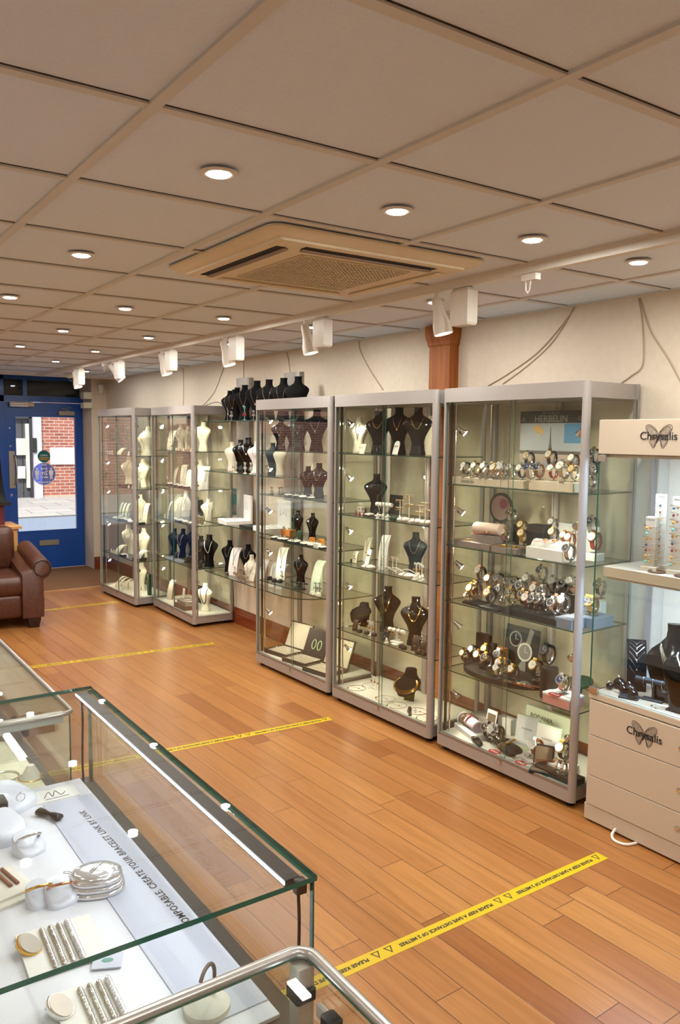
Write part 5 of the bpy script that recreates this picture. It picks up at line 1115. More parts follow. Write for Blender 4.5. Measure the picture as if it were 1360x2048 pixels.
watch(C5, 4, q7(835), .12, 'tan', 'silver', 'dial_s', 1.25, rz=-30, z=.02); watch(C5, 4, q7(765), .1, 'silver', 'silver', 'dial_s', .9, rz=10, lying=1, z=.03); block(C5, 4, q7(800), .12, .16, .09, .018, 'white', 'low white riser', 'plinth')
openbox(C5, 4, q7(862), .05, .10, .09, .018, .11, BLK, CM['taupe'], 'small open black box with taupe pad lid', rz=-25, lean=16); watch(C5, 4, q7(820), .045, 'silver', 'silver', 'dial_s', .6, lying=1, ladies=1, z=.022, rz=40)
watch(C5, 4, q7(1045), .14, 'blk', 'gold', 'dial_w', 1.25, rz=-30, z=.05); watch(C5, 4, q7(980), .12, 'rose', 'rose', 'dial_c', .9, lying=1, z=.05, rz=40); block(C5, 4, q7(1010), .14, .16, .10, .045, 'white', 'white riser box', 'plinth')
block(C5, 4, q7(1030), .04, .24, .09, .03, 'darkbrown', 'black-sided platform with white dials', 'platform'); watch(C5, 4, q7(1000), .04, 'silver', 'silver', 'dial_w', .7, z=.03, ladies=1); watch(C5, 4, q7(1045), .04, 'silver', 'silver', 'dial_w', .7, z=.03, ladies=1)
# ================================================================== gold cabinet
bust(C4, 0, q4(350), .15, .235, 'cream', 'bust', 'gold', .45, .80, .05, 'gold', rz=-15)
card(C4, 0, q4(405), .08, .05, .065, CM['cream'], 'folded cream card with gold earrings', lean=18, cat='earring card')
for s in (-1, 1): e = link('earring', cmesh('hoop', lambda: MB().tube([(.007*cos(a), 0, .007*sin(a)) for a in [2*pi*k/14 for k in range(14)]], .0012, 5, closed=True).mesh('earring', GOLD)), None, REG[-1 if s < 0 else -2][0].location+Vector((-.004, s*.011, .042)), (0, 0, C4.ang)); reg(e, 'gold hoop earring', 'earring', plc(C4, 0))
bust(C4, 0, q4(590), .16, .27, 'gloss', 'wave', 'gold', .60, .8, .13, None, rz=-25, r=.012)
bust(C4, 0, q4(815), .24, .295, 'black', 'wave', 'gold', .55, .8, .10, 'gold', rz=-20); bust(C4, 0, q4(1030), .13, .285, 'gloss', 'wave', 'gold', .55, .8, .14, None, rz=-25, r=.009)
paddle(C4, 0, q4(772), .06, .085, .045, 'white', 'gold', tilt=-18); bust(C4, 0, q4(230), .3, .22, 'cream', 'bust', rz=-10); bust(C4, 0, q4(1170), .30, .24, 'cream', 'bust')
bust(C4, 1, q4(565), .22, .265, 'gloss', 'wave', None, rz=-15)
card(C4, 1, q4(770), .30, .13, .13, CM['printk'], 'black upright display card', lean=6)
for k, (px, v, hh) in enumerate(((830, .14, .12), (930, .2, .15), (1050, .14, .10), (1110, .22, .11))):
    o = put(C4, 1, q4(px), v, MB().bbox(-.03, -.012, 0, .03, .012, .006, .002).box(-.0015, -.0015, 0, .0015, .0015, hh).tube([(-.034, 0, hh), (.034, 0, hh)], .0016, 6).tube([(-.034, 0, hh*.62), (.034, 0, hh*.62)], .0016, 6).mesh('earring_rack', CM['pearl']), 'earring_rack', rz=-10); reg(o, 'small clear tiered earring rack', 'earring rack', plc(C4, 1))
    M = Matrix.LocRotScale(o.location, o.rotation_euler, None)
    for lv in (hh, hh*.62):
        for q in range(5):
            rr_ = random.choice((.006, .008, .009)); e = link('earring', cmesh(('hp', rr_), lambda: MB().tube([(rr_*cos(a), 0, rr_*sin(a)) for a in [2*pi*k_/14 for k_ in range(14)]], .0012, 5, closed=True).mesh('earring', GOLD)), None, M @ Vector((-.03+.015*q, -.002, lv-rr_-.0005)), (0, 0, C4.ang+random.uniform(-.6, .6))); reg(e, 'gold hoop earring on a rack', 'earring', plc(C4, 1), group='gold hoops on the tiered racks')
bar(C4, 1, q4(655), .14, .13, .08, 'white', 4, 'pearl', rz=-10, r=.013)
t_ = block(C4, 1, q4(880), .12, .26, .10, .008, 'pearl', 'flat white jewellery tray', 'tray')
for px in (820, 870, 920, 970, 1020, 1080): ring(C4.P(C4.u(q4(px), .1, 1.27), .1, 1.257+.017), 'gold', .008, plc(C4, 1), (0, 0, C4.ang))
for px in (845, 985, 1100): pillow(C4, 1, q4(px), .05, .075, 'white', 'gold', rz=-15)
for px in (585, 640, 695): cone(C4, 1, q4(px), .05, .036, 'white', 'gold')
for px in (490, 600): pad(C4, 1, q4(px), .09, .055, .02, 'darkbrown', 'white', 'gold')
pillow(C4, 1, q4(765), .07, .065, 'dgreen'); cane(C4, 1, q4(400), .12, .075, 'pearl', 2, 'gold')
for px in (345, 385, 430): cone(C4, 1, q4(px), .09, .025, 'ruby', 'gold')
block(C4, 1, q4(300), .2, .05, .03, .04, 'white', 'small white tag card', 'card'); block(C4, 1, q4(200), .25, .06, .05, .03, 'silver', 'clear-topped silver box', 'box')
ramp(C4, 2, q4(265), .26, .16, .045, 'cream', 1, rz=-10); ramp(C4, 2, q4(340), .15, .075, .038, 'cream', 0, name='earring_ramp'); paddle(C4, 2, q4(460), .14, .105, .04, 'white', 'gold', tilt=-18)
for dx, dz in ((-.008, .02), (.008, .03), (0, .045)): e = link('earring', cmesh('stud', lambda: MB().ball((0, 0, 0), .004, 8).mesh('earring', CM['ruby'])), None, C4.P(C4.u(q4(340), .15, .96)+dx, .137, .925+dz)); reg(e, 'dark red stud on a cream ramp', 'earring', plc(C4, 2))
ramp(C4, 2, q4(665), .22, .20, .062, 'white', 1, 'silver', rz=-12); ramp(C4, 2, q4(640), .12, .09, .04, 'white', 1, 'gold', rz=-12)
for px in (750, 790): cane(C4, 2, q4(px), .17, .085, 'pearl', 2, None)
bust(C4, 2, q4(1000), .20, .255, 'slate', 'bust', 'silver', .50, .80, .14, None, rz=-15, r=.008)
pillow(C4, 2, q5(425), .07, .095, 'white', 'gold', rz=-8, h=.025); pillow(C4, 2, q5(780), .06, .10, 'white', 'gold', rz=-8, h=.025)
for k, px in enumerate((600, 680, 800)):
    o = put(C4, 2, q5(px), .09+.02*k, cmesh('strip', lambda: MB().rings([[(-.006, y, z), (.006, y, z), (.006, y, z+.004), (-.006, y, z+.004)] for y, z in [(-.07+.14*k_/12, .03*sin(pi*k_/12)) for k_ in range(13)]]).mesh('bracelet_strip', CM['white'], 40)), 'bracelet_strip', rz=68-5*k); reg(o, 'long arched white bracelet strip', 'bracelet strip', plc(C4, 2))
for px, v in ((870, .05), (890, .07), (930, .05), (905, .12), (955, .09)): cone(C4, 2, q5(px), v, .033, 'white', 'rose')
for px, v in ((890, .13), (925, .15), (945, .11)): cane(C4, 2, q5(px), v, .085, 'white', 2, 'gold')
for px in (620, 660, 700, 720): ring(C4.P(C4.u(q5(px), .04, .93), .04, .925+.009), 'silver', .007, plc(C4, 2), (0, 0, C4.ang))
block(C4, 2, q5(200), .15, .03, .03, .02, 'dgreen', 'small dark green pad', 'pad')
# fourth shelf of the gold cabinet
o = put(C4, 3, q5(380), .2, cmesh('tcoll', lambda: MB().rings([[(a*cos(t), -.02+b*sin(t)+o_, z) for t in [2*pi*j/24 for j in range(24)]] for z, a, b, o_ in ((.05, .03, .012, -.085), (.07, .055, .02, -.06), (.095, .075, .03, -.035), (.115, .075, .035, -.01), (.13, .055, .035, .01), (.14, .035, .03, .02), (.165, .03, .026, .025))]).prism([(-.03, .0), (.03, .0), (.022, .10), (-.022, .10)], 0, .006, 0, Matrix.Rotation(rad(65), 4, 'X')).mesh('collar_bust', BLKV, 60)), 'collar_bust', rz=-20); reg(o, 'tilted black collar necklace stand', 'collar stand', plc(C4, 3))
bust(C4, 3, q5(610), .25, .30, 'gloss', 'wave', 'gold', .52, .82, .10, 'silver', rz=-20); bust(C4, 3, q5(880), .17, .30, 'gloss', 'wave', 'gold', .52, .82, .15, None, rz=-20, r=.009)
cane(C4, 3, q5(190), .10, .085, 'white', 1, None); ramp(C4, 3, q5(300), .09, .07, .035, 'darkbrown', 1, 'gold', name='earring_ramp')
for px, v in ((430, .12), (450, .10), (470, .13)): cane(C4, 3, q5(px), v, .085, 'white', 2, 'gold')
bar(C4, 3, q5(700), .12, .13, .075, 'white', 3, 'gold', rz=-8, r=.013); cane(C4, 3, q5(712), .16, .085, 'white', 1, 'gold')
for px, v in ((338, .08), (408, .09), (478, .1), (580, .09), (750, .06), (770, .05), (900, .04), (960, .05)): pad(C4, 3, q5(px), v, .032, .022, 'printk', 'darkbrown', 'silver')
pillow(C4, 3, q5(680), .07, .05, 'white', h=.012); cone(C4, 3, q5(600), .06, .033, 'white', 'rose'); paddle(C4, 3, q5(590), .12, .075, .055, 'slate', 'gold')
for px, v in ((865, .11), (890, .12), (915, .11)): cane(C4, 3, q5(px), v, .085, 'white', 1, 'gold')
ramp(C4, 3, q5(890), .09, .09, .05, 'darkbrown', 1, 'gold', name='earring_ramp'); ramp(C4, 3, q5(960), .07, .08, .04, 'darkbrown', 1, 'gold', name='earring_ramp')
# bottom deck of the gold cabinet
o = put(C4, 4, q5(820), .22, cmesh('tcoll2', lambda: MB().rings([[(a*cos(t), b*sin(t)+o_, z) for t in [2*pi*j/24 for j in range(24)]] for z, a, b, o_ in ((.055, .03, .012, -.095), (.075, .06, .02, -.07), (.105, .085, .032, -.04), (.13, .085, .038, -.01), (.15, .06, .038, .012), (.165, .042, .034, .022), (.20, .036, .03, .03), (.203, .034, .028, .03))]).prism([(-.035, .0), (.035, .0), (.025, .12), (-.025, .12)], 0, .006, 0, Matrix.Rotation(rad(65), 4, 'X')).mesh('collar_bust', BLKV, 60)), 'collar_bust', rz=-25); reg(o, 'tilted black collar stand with triple gold chains', 'collar stand', plc(C4, 4))
for k in range(3):
    n = link('necklace', cmesh(('cn', k), lambda: MB().tube([(.072*sin(a)*(1+.05*k), -.052-.050*cos(a)*(1+.12*k) if 1 else 0, .155-.062*(1+cos(a))*.5*(1+.12*k)) for a in [-2.3+4.6*j/24 for j in range(25)]], .0022, 6).mesh('necklace', GOLD)), None, o.location, o.rotation_euler); reg(n, 'gold chain on the tilted collar', 'necklace', plc(C4, 4))
for px, v, m_ in ((310, .10, 'ruby'), (450, .21, 'silver'), (590, .12, 'gold'), (645, .05, 'gold'), (900, .13, 'ruby'), (935, .05, 'gold')):
    n = put(C4, 4, q5(px), v, cmesh(('cir', m_), lambda: MB().tube([(.062*cos(a), .062*sin(a), .0015) for a in [2*pi*k_/40 for k_ in range(40)]], .0013, 5, closed=True).ball((-.03, -.055, .004), .005, 8).ball((.02, .0, .004), .004, 8).tube([(-.06, 0, .0015), (.06, 0, .0015)], .0007, 4).mesh('necklace', CM[m_])), 'necklace', zc=0, rz=random.uniform(-20, 20)); reg(n, f"circular {dn(m_)} choker laid flat", 'necklace', plc(C4, 4))
for px in (470, 500): cane(C4, 4, q5(px), .2, .08, 'white', 2, 'gold')
block(C4, 4, q5(805), .07, .02, .15, .008, 'darkbrown', 'long thin dark bracelet strip', 'bracelet strip', rz=-50); block(C4, 4, q5(885), .1, .02, .004, .03, 'white', 'tiny white price tag', 'price tag')
# ================================================================== ring-tray cabinet
for px, v, h, c_, nk, rz_ in ((195, .1, .235, 'gloss', 'silver', -25), (315, .2, .27, 'slate', 'silver', -20), (425, .17, .295, 'black', 'silver', -25), (100, .28, .22, 'black', None, 0)): bust(C3, 0, q3(px), v, h, c_, 'wave', nk, .5, .8, .13, 'silver' if nk else None, rz=rz_)
block(C3, 0, q3(290), .07, .12, .06, .03, 'printk', 'flat black jewellery tray', 'tray')
for px, v, h, c_ in ((370, .2, .22, 'gloss'), (440, .16, .25, 'gloss'), (410, .3, .24, 'cream')): bust(C3, 1, q3(px), v, h, c_, 'wave', 'silver' if c_ != 'cream' else None, .52, .8, .12, rz=-20)
for px, v in ((140, .08), (188, .1), (205, .14)): cane(C3, 1, q3(px), v, .055, 'printk', 2, 'silver')
for px, v in ((245, .07), (290, .08), (335, .09), (335, .05), (390, .07)): pad(C3, 1, q3(px), v, .05, .018, 'printk', 'white', 'silver')
for k, (px, v) in enumerate(((160, .06), (193, .05), (222, .07), (250, .035), (285, .05), (300, .09), (330, .035), (345, .08), (375, .035), (375, .08), (390, .12))): pad(C3, 2, q3(px), v, .055, .02, 'printk', 'white', 'silver')
b_ = block(C3, 2, q3(212), .25, .13, .06, .05, 'wood', 'orange wooden block', 'display block')
for px in (185, 212, 240): cone(C3, 2, q3(px), .24, .025, 'white', 'silver'); REG[-1][0].location.z += .051; REG[-2][0].location.z += .051
ramp(C3, 2, q3(315), .16, .075, .05, 'dgreen', 0); bust(C3, 2, q3(305), .3, .2, 'gloss', 'bust', None); bust(C3, 2, q3(400), .28, .2, 'gloss', 'bust', 'silver', .5)
for px, v in ((398, .13), (455, .13)): block(C3, 2, q3(px), v, .04, .03, .05, 'orange', 'small orange card box', 'gift box')
block(C3, 2, q3(430), .07, .06, .03, .03, 'white', 'white price card', 'card'); pad(C3, 2, q3(462), .05, .05, .02, 'printk', 'white', 'silver')
ramp(C3, 3, q3(140), .2, .24, .075, 'white', 2, 'silver', rz=-20)
for px, v in ((125, .09), (155, .07), (190, .09)): pad(C3, 3, q3(px), v, .035, .028, 'printk', 'printk', 'silver')
bust(C3, 3, q3(325), .2, .22, 'gloss', 'bust', 'silver', .5, .8, .12, None, rz=-10); bar(C3, 3, q3(315), .08, .16, .045, 'printk', 3, 'silver', rz=-15, r=.006); ramp(C3, 3, q3(440), .14, .22, .075, 'paleg', 0)
for px, v in ((420, .08), (445, .1), (205, .14)): cane(C3, 3, q3(px), v, .08, 'printk', 2, 'silver')
for px, v in ((400, .05), (430, .04)): pad(C3, 3, q3(px), v, .035, .025, 'white', 'paleg', 'silver')
def ringtray(px, v, desc, u, w=.26, d=.20, lidm=None, txt=False):
    o = put(C3, 4, None, v, None, 'ring_tray', -8, u=u); reg(o, desc, 'ring tray', plc(C3, 4))
    mb = MB(); mb.box(-w/2, -d/2, 0, w/2, d/2, .012)
    for a in ((-w/2, -d/2, w/2, -d/2+.012), (-w/2, d/2-.012, w/2, d/2), (-w/2, -d/2+.012, -w/2+.012, d/2-.012), (w/2-.012, -d/2+.012, w/2, d/2-.012)): mb.box(a[0], a[1], .012, a[2], a[3], .03)
    link('tray_base', mb.mesh('tray_base', CM['darkbrown'], 0), o)
    mb = MB()
    for r_ in range(6): y = -d/2+.02+r_*(d-.04)/5.6; mb.box(-w/2+.013, y, .012, w/2-.013, y+.018, .024)
    link('ring_rolls', mb.mesh('ring_rolls', mat('cream_suede', 'cfc4ad', .8), 0), o)
    l = link('lid', MB().bbox(-w/2, -.0, 0, w/2, .014, d*1.08, .003).mesh('lid', CM['darkbrown']), o, (0, d/2-.004, .012), (rad(-22), 0, 0)); link('lid_lining', MB().box(-w/2+.01, -.0015, .01, w/2-.01, 0, d*1.08-.01).mesh('lid_lining', lidm or mat('cream_suede', 'cfc4ad', .8), 0), l)
    if txt: link('green_emblem', MB().tube([(-.03+.02*cos(a), -.002, .10+.035*sin(a)) for a in [2*pi*k/24 for k in range(24)]], .004, 6, closed=True).tube([(.03+.02*cos(a), -.002, .10+.035*sin(a)) for a in [2*pi*k/24 for k in range(24)]], .004, 6, closed=True).mesh('green_emblem', mat('pale_green_print', 'b7d8a6', .5)), l)
    M = Matrix.LocRotScale(o.location, o.rotation_euler, None)
    for r_ in range(5):
        for c_ in range(9):
            rg = link('ring', ring_mesh('silver'), None, M @ Vector((-w/2+.028+c_*(w-.056)/8, -d/2+.0405+r_*(d-.04)/5.6, .027)), (0, 0, o.rotation_euler[2]), .0075)
            reg(rg, f"silver ring slotted in the {desc.split()[0]} tray", 'ring', plc(C3, 4), group=f"rings in the {desc.split()[0]} tray"); rg['fixed'] = 1
ringtray(0, .165, 'leftmost open brown ring tray', .18); ringtray(0, .15, 'middle open brown ring tray, dark lid with green emblem', .46, lidm=CM['printk'], txt=True); ringtray(0, .14, 'rightmost open brown ring tray', .75)
# ================================================================== second-farthest cabinet
ramp(C2, 0, q2(635), .2, .20, .075, 'cream', 1, 'silver', rz=-15); cane(C2, 0, q2(655), .1, .08, 'cream', 2, 'gold'); bust(C2, 0, q2(725), .2, .255, 'cream', 'wave', 'silver', .5, rz=-10); bust(C2, 0, q2(905), .22, .28, 'cream', 'wave', 'silver', .5, rz=-25); bust(C2, 0, q2(780), .28, .24, 'cream', 'wave')
for px, v, c_ in ((690, .07, 'white'), (720, .08, 'orange'), (750, .07, 'white'), (785, .08, 'orange'), (810, .1, 'white')): cone(C2, 0, q2(px), v, .028, c_, 'silver')
ramp(C2, 1, q2(755), .27, .20, .06, 'cream', 1, 'silver', rz=-30); bust(C2, 1, q2(880), .29, .26, 'cream', 'bust', 'silver', .5); ramp(C2, 1, q2(895), .15, .21, .06, 'white', 1, 'silver', rz=-30); ramp(C2, 1, q2(985), .17, .21, .06, 'white', 1, 'silver', rz=-30); ramp(C2, 1, q2(800), .12, .17, .06, 'white', 1, 'silver', rz=-25); ramp(C2, 1, q2(565), .25, .17, .05, 'cream', 0)
for px, v in ((640, .08), (685, .06), (725, .06), (770, .06)): pad(C2, 1, q2(px), v, .065, .03, 'printk', 'white', 'silver')
for px, v in ((870, .07), (900, .06), (620, .12)): cane(C2, 1, q2(px), v, .08, 'cream', 2, 'gold')
ramp(C2, 2, q2(680), .25, .22, .06, 'cream', 1, 'silver', rz=-20); ramp(C2, 2, q2(715), .22, .20, .06, 'cream', 1, 'silver', rz=-20); bust(C2, 2, q2(765), .3, .26, 'white', 'short', 'silver', .4); bust(C2, 2, q2(945), .2, .24, 'cream', 'wave', 'gold', .5, rz=-20); ramp(C2, 2, q2(1030), .2, .21, .045, 'cream', 1, 'silver', rz=-25)
ramp(C2, 2, q2(645), .1, .17, .02, 'paleg', 0, name='bracelet_ramp'); block(C2, 2, q2(880), .28, .05, .05, .20, 'printk', 'black stepped riser', 'plinth')
for k, px in enumerate((860, 875, 890, 905)): cane(C2, 2, q2(px), .1+.02*(k % 2), .09, 'cream', 2, 'gold')
for px, v in ((690, .07), (720, .08), (760, .06), (800, .05)): pillow(C2, 2, q2(px), v, .075, 'white', 'silver')
for px in (530, 545, 560, 600): cone(C2, 2, q2(px), .08, .035, 'white', 'silver')
for px in (700, 715): pad(C2, 2, q2(px), .05, .06, .025, 'printk', 'white', 'silver')
for px, v, h, nk, rz in ((635, .2, .27, None, 0), (740, .2, .29, 'silver', -5), (885, .22, .26, 'gold', -30), (957, .2, .30, 'pearl', -30), (820, .3, .3, None, 0)): bust(C2, 3, q2(px), v, h, 'black', 'wave', nk, .45, .8, .12, None, rz=rz, r=.012)
for px, v in ((690, .12), (775, .1), (900, .09), (800, .13), (960, .1)): ramp(C2, 3, q2(px), v, .07, .045, 'printk', 1, 'silver', name='earring_ramp')
block(C2, 3, q2(680), .08, .42, .10, .006, 'bluegrey', 'grey-blue cloth mat', 'cloth')
bx = block(C2, 4, q2(765), .10, .24, .15, .045, 'taupe', 'lower closed taupe gift case', 'gift box'); block(C2, 4, q2(780), .10, .21, .13, .04, 'grey', 'upper closed grey gift case', 'gift box', z=.046)
n = put(C2, 4, q2(790), .09, cmesh('pearlstr', lambda: MB().tube([(.06*cos(a), .035*sin(a), 0) for a in [2*pi*k/30 for k in range(30)]], .004, 6, closed=True).mesh('necklace', CM['pearl'])), 'necklace', z=.091); reg(n, 'pearl string laid on the gift case', 'necklace', plc(C2, 4))
ramp(C2, 4, q2(655), .15, .19, .065, 'cream', 0, rz=-10); card(C2, 4, q2(742), .2, .05, .13, WHITEP, 'small white upright photo card', lean=6); bust(C2, 4, q2(920), .2, .27, 'cream', 'wave', 'printk', .30, .8, .13, None, rz=-25, r=.014, wide=.6)
block(C2, 4, q2(880), .32, .10, .02, .17, 'printk', 'black frame standing behind the cream bust', 'frame')
# ================================================================== farthest cabinet
ramp(C1, 0, q2(262), .12, .075, .08, 'cream', 0, name='bracelet_ramp', lean=.8); 
for px in (140, 158, 176, 310): cone(C1, 0, q2(px), .1, .04, 'white', 'silver')
bust(C1, 0, q2(435), .24, .26, 'cream', 'wave', 'silver', .5, rz=-20); bust(C1, 0, q2(465), .2, .30, 'cream', 'wave', None, rz=-20)
for px in (390, 410): cane(C1, 0, q2(px), .12, .08, 'cream', 2, 'gold')
bust(C1, 1, q2(308), .22, .31, 'cream', 'wave', 'silver', .5, rz=-10); bust(C1, 1, q2(420), .22, .30, 'cream', 'wave', 'silver', .5, rz=-15); bust(C1, 1, q2(455), .3, .28, 'cream', 'bust')
block(C1, 1, q2(285), .07, .20, .11, .03, 'printk', 'black jewellery tray', 'tray'); ramp(C1, 1, q2(435), .08, .11, .07, 'cream', 1, 'silver')
for px in (310, 340, 395): cone(C1, 1, q2(px), .06, .03, 'white', 'silver')
for px in (230, 255, 280, 305): ramp(C1, 2, q2(px), .25, .15, .03, 'paleg', 0, name='bracelet_ramp')
bust(C1, 2, q2(400), .22, .28, 'cream', 'bust', 'pearl', .5, rz=-10); ramp(C1, 2, q2(455), .2, .20, .05, 'cream', 1, 'gold', rz=-20)
for px, v in ((262, .08), (300, .08), (405, .1), (235, .12)): pad(C1, 2, q2(px), v, .08, .03, 'printk', 'white', 'silver')
for px in (200, 225, 320): pillow(C1, 2, q2(px), .06, .07, 'white')
bust(C1, 3, q2(303), .22, .30, 'cream', 'bust', None, rz=-5); bust(C1, 3, q2(325), .2, .26, 'cream', 'bust', 'silver'); bust(C1, 3, q2(428), .22, .31, 'cream', 'bust', 'silver', rz=-10)
ramp(C1, 3, q2(250), .12, .09, .08, 'cream', 0, name='bracelet_ramp', lean=.8); pad(C1, 3, q2(270), .07, .08, .03, 'printk', 'white', 'silver'); block(C1, 3, q2(415), .09, .14, .10, .03, 'printk', 'black tray under cream bracelet ramps', 'tray')
ramp(C1, 3, q2(440), .07, .10, .09, 'white', 0, name='bracelet_ramp', lean=.8)
for px in (170, 190, 210, 300): cone(C1, 3, q2(px), .07, .035, 'white', 'silver')
bust(C1, 4, q2(410), .24, .31, 'cream', 'bust', None); 
for px in (245, 268, 300): ramp(C1, 4, q2(px), .12, .11, .03, 'cream', 0, name='bracelet_ramp', lean=.7)
for px in (385, 405): cane(C1, 4, q2(px), .1, .13, 'cream', 1, 'gold')
block(C1, 4, q2(475), .2, .05, .03, .22, 'dgreen', 'upright dark green box', 'gift box')
# ================================================================== wall shelves
for px, v, h, nk, rz in ((460, .25, .28, 'silver', -10), (468, .10, .27, 'rose', -15), (478, .25, .30, 'silver', -20), (487, .10, .30, 'silver', -30), (513, .14, .33, 'silver', -25), (537, .14, .33, 'silver', -25), (566, .14, .33, 'silver', -20), (595, .14, .33, None, -20)):
    bust(WS, 0, px, v, h, 'black', 'wave', nk, .42, .8, .12, 'silver' if nk else None, rz=rz)
cane(WS, 0, 455, .1, .10, 'silver', 1, 'silver'); cane(WS, 0, 487, .04, .12, 'turq', 2, 'ruby', drop=.06); cane(WS, 0, 463, .07, .08, 'silver', 2, 'silver'); cane(WS, 0, 507, .06, .08, 'silver', 2, 'silver')
bust(WS, 1, 464, .16, .26, 'cream', 'bust', None, rz=-10); bust(WS, 1, 480, .2, .28, 'gloss', 'wave', None, rz=-10); bust(WS, 1, 496, .13, .30, 'gloss', 'wave', 'silver', .55, .8, .12, 'silver', rz=-25, r=.01); bust(WS, 1, 513, .16, .27, 'white', 'wave', 'silver', .5, rz=-20); bust(WS, 1, 545, .16, .26, 'slate', 'bust', None); bust(WS, 1, 561, .14, .25, 'cream', 'bust', None)
for px, v in ((468, .06), (472, .05), (488, .04), (502, .05)): cane(WS, 1, px, v, .095, 'cream', 2, 'silver', drop=.04)
def dispbox(px, v, w, d, desc, rz):
    o = put(WS, 2, px, v, None, 'display_case', rz); reg(o, desc, 'display case', plc(WS, 2))
    link('case_base', MB().bbox(-w/2, -d/2, 0, w/2, d/2, .035, .003).mesh('case_base', WHITEP), o); link('case_lid', MB().bbox(-w/2, d/2-.02, .03, w/2, d/2, .25, .003).mesh('case_lid', WHITEP), o)
    for r_ in range(3):
        for c_ in range(6):
            if r_*6+c_ < 15: link('charm', cmesh('charm', lambda: MB().ball((0, 0, 0), .0045, 8).mesh('charm', SILVER)), o, (-w*.4+w*.8*c_/5, -d*.3+d*.25*r_, .038))
    for x in (-.06, .0, .05): link('hung_charm', cmesh('hcharm', lambda: MB().tube([(0, 0, 0), (0, 0, -.05)], .0008, 5).ball((0, 0, -.055), .006, 8).mesh('hung_charm', SILVER)), o, (x, d/2-.022, .20-abs(x)*.3))
    return o
dispbox(470, .14, .30, .24, 'open white charm display case, left one', 12); dispbox(545, .14, .28, .24, 'open white charm display case, right one', 8)
block(WS, 2, 500, .08, .22, .14, .02, 'printk', 'flat black tray between the white cases', 'tray')
bust(WS, 3, 459, .15, .29, 'black', 'bust', 'silver', .5, rz=-10); ramp(WS, 3, 471, .13, .24, .09, 'white', 2, 'silver', rz=-15); bust(WS, 3, 496, .2, .28, 'black', 'bust', 'silver', rz=-15); bust(WS, 3, 503, .12, .22, 'cream', 'short', 'silver', .35, .8, .2, None, rz=-15, r=.012)
for px, v in ((468, .04), (476, .05), (486, .04), (494, .06)): cane(WS, 3, px, v, .10, 'silver', 2, 'silver', drop=.05)
paddle(WS, 3, 503, .09, .11, .07, 'cream', 'silver'); cone(WS, 3, 457, .07, .05, 'printk', 'silver')
for px in (530, 550, 565): ramp(WS, 3, px, .15, .2, .07, 'white', 1, 'silver')
o = link('leaflet', MB().box(-.07, -.002, 0, .07, 0, .24, 0).box(-.06, -.003, .01, .06, -.002, .09, 1).box(-.06, -.003, .19, .06, -.002, .215, 1).mesh('leaflet', [CM['teal'], CM['printg']], 0), None, (XW-.006, 6.72, 1.03), (rad(-1), 0, rad(-90))); tag(o, 'teal leaflet on the wall left of the white charm cases', 'leaflet')
# ================================================================== butterfly cabinet contents
def bracelet_post(px, v, h, n, w=.045, flat=0, desc='square white bracelet post'):
    o = put(CH, 0, px, v, MB().bbox(-w*.75, -w*.75, 0, w*.75, w*.75, .018, .002).bbox(-w/2, -(w/2 if not flat else .003), .018, w/2, (w/2 if not flat else .003), h, .002).mesh('bracelet_post', WHITEG), 'bracelet_post', zc=h/2, rz=-18); reg(o, desc, 'display post', plc(CH, 0))
    M = Matrix.LocRotScale(o.location, o.rotation_euler, None)
    linkM('lettering', text_mesh('Chrysalis', .009, CM['printk'], .0002), FR_(0, h-.012, -(w/2 if not flat else .003)-.0005), o)
    for k in range(n):
        zz = .05+(h-.09)*k/(n-1); m_ = ('gold', 'silver', 'rose', 'silver')[k % 4]; bd = ('turq', 'amber', 'ruby', 'blue', 'gold')[k % 5]
        if flat: b = link('charm_bracelet', cmesh(('cbf', m_, bd), lambda: MB().tube([(-.026+.052*i/8, -.004-.003*sin(pi*i/8), -.006*sin(pi*i/8)) for i in range(9)], .0009, 5).ball((0, -.008, -.010), .005, 8, mi=1).mesh('charm_bracelet', [CM[m_], CM[bd]])), None, M @ Vector((0, -.0035, zz)), o.rotation_euler)
        else: b = link('charm_bracelet', cmesh(('cb', m_, bd), lambda: MB().tube([(.036*cos(a), .036*sin(a), .004*sin(2*a)) for a in [2*pi*i/28 for i in range(28)]], .0012, 5, closed=True).ball((-.012, -.036, -.008), .0065, 8, mi=1).ball((.004, -.037, -.006), .005, 8, mi=0).mesh('charm_bracelet', [CM[m_], CM[bd]])), None, M @ Vector((0, 0, zz)), o.rotation_euler)
        reg(b, f"{dn(m_)} charm bracelet with {'amber' if bd == 'amber' else 'teal' if bd == 'turq' else 'gold' if bd == 'gold' else 'red' if bd == 'ruby' else 'navy'} bead", 'bracelet', plc(CH, 0))
bracelet_post(q8(340), .11, .235, 7); bracelet_post(q8(378), .19, .33, 9, .05, 1, 'tall flat white charm panel'); bracelet_post(q8(458), .12, .33, 9, desc='taller square white bracelet post'); bracelet_post(q8(530), .2, .33, 9, .05, 1, 'tall flat white charm panel')
for px, v in ((362, .075), (480, .07)):
    b = put(CH, 0, q8(px), v, cmesh('cordb', lambda: MB().tube([(.033*cos(a), .030*sin(a), .0045) for a in [2*pi*i/28 for i in range(28)]], .0042, 8, closed=True).ball((-.012, -.028, .008), .006, 8).mesh('cord_bracelet', CM['brown'])), 'cord_bracelet', zc=0); reg(b, 'brown cord bracelet lying flat', 'bracelet', plc(CH, 0))
o = ramp(CH, 1, q8(262), .22, .22, .085, 'black', 0, rz=-25, lean=.28)
M = Matrix.LocRotScale(o.location, o.rotation_euler, None)
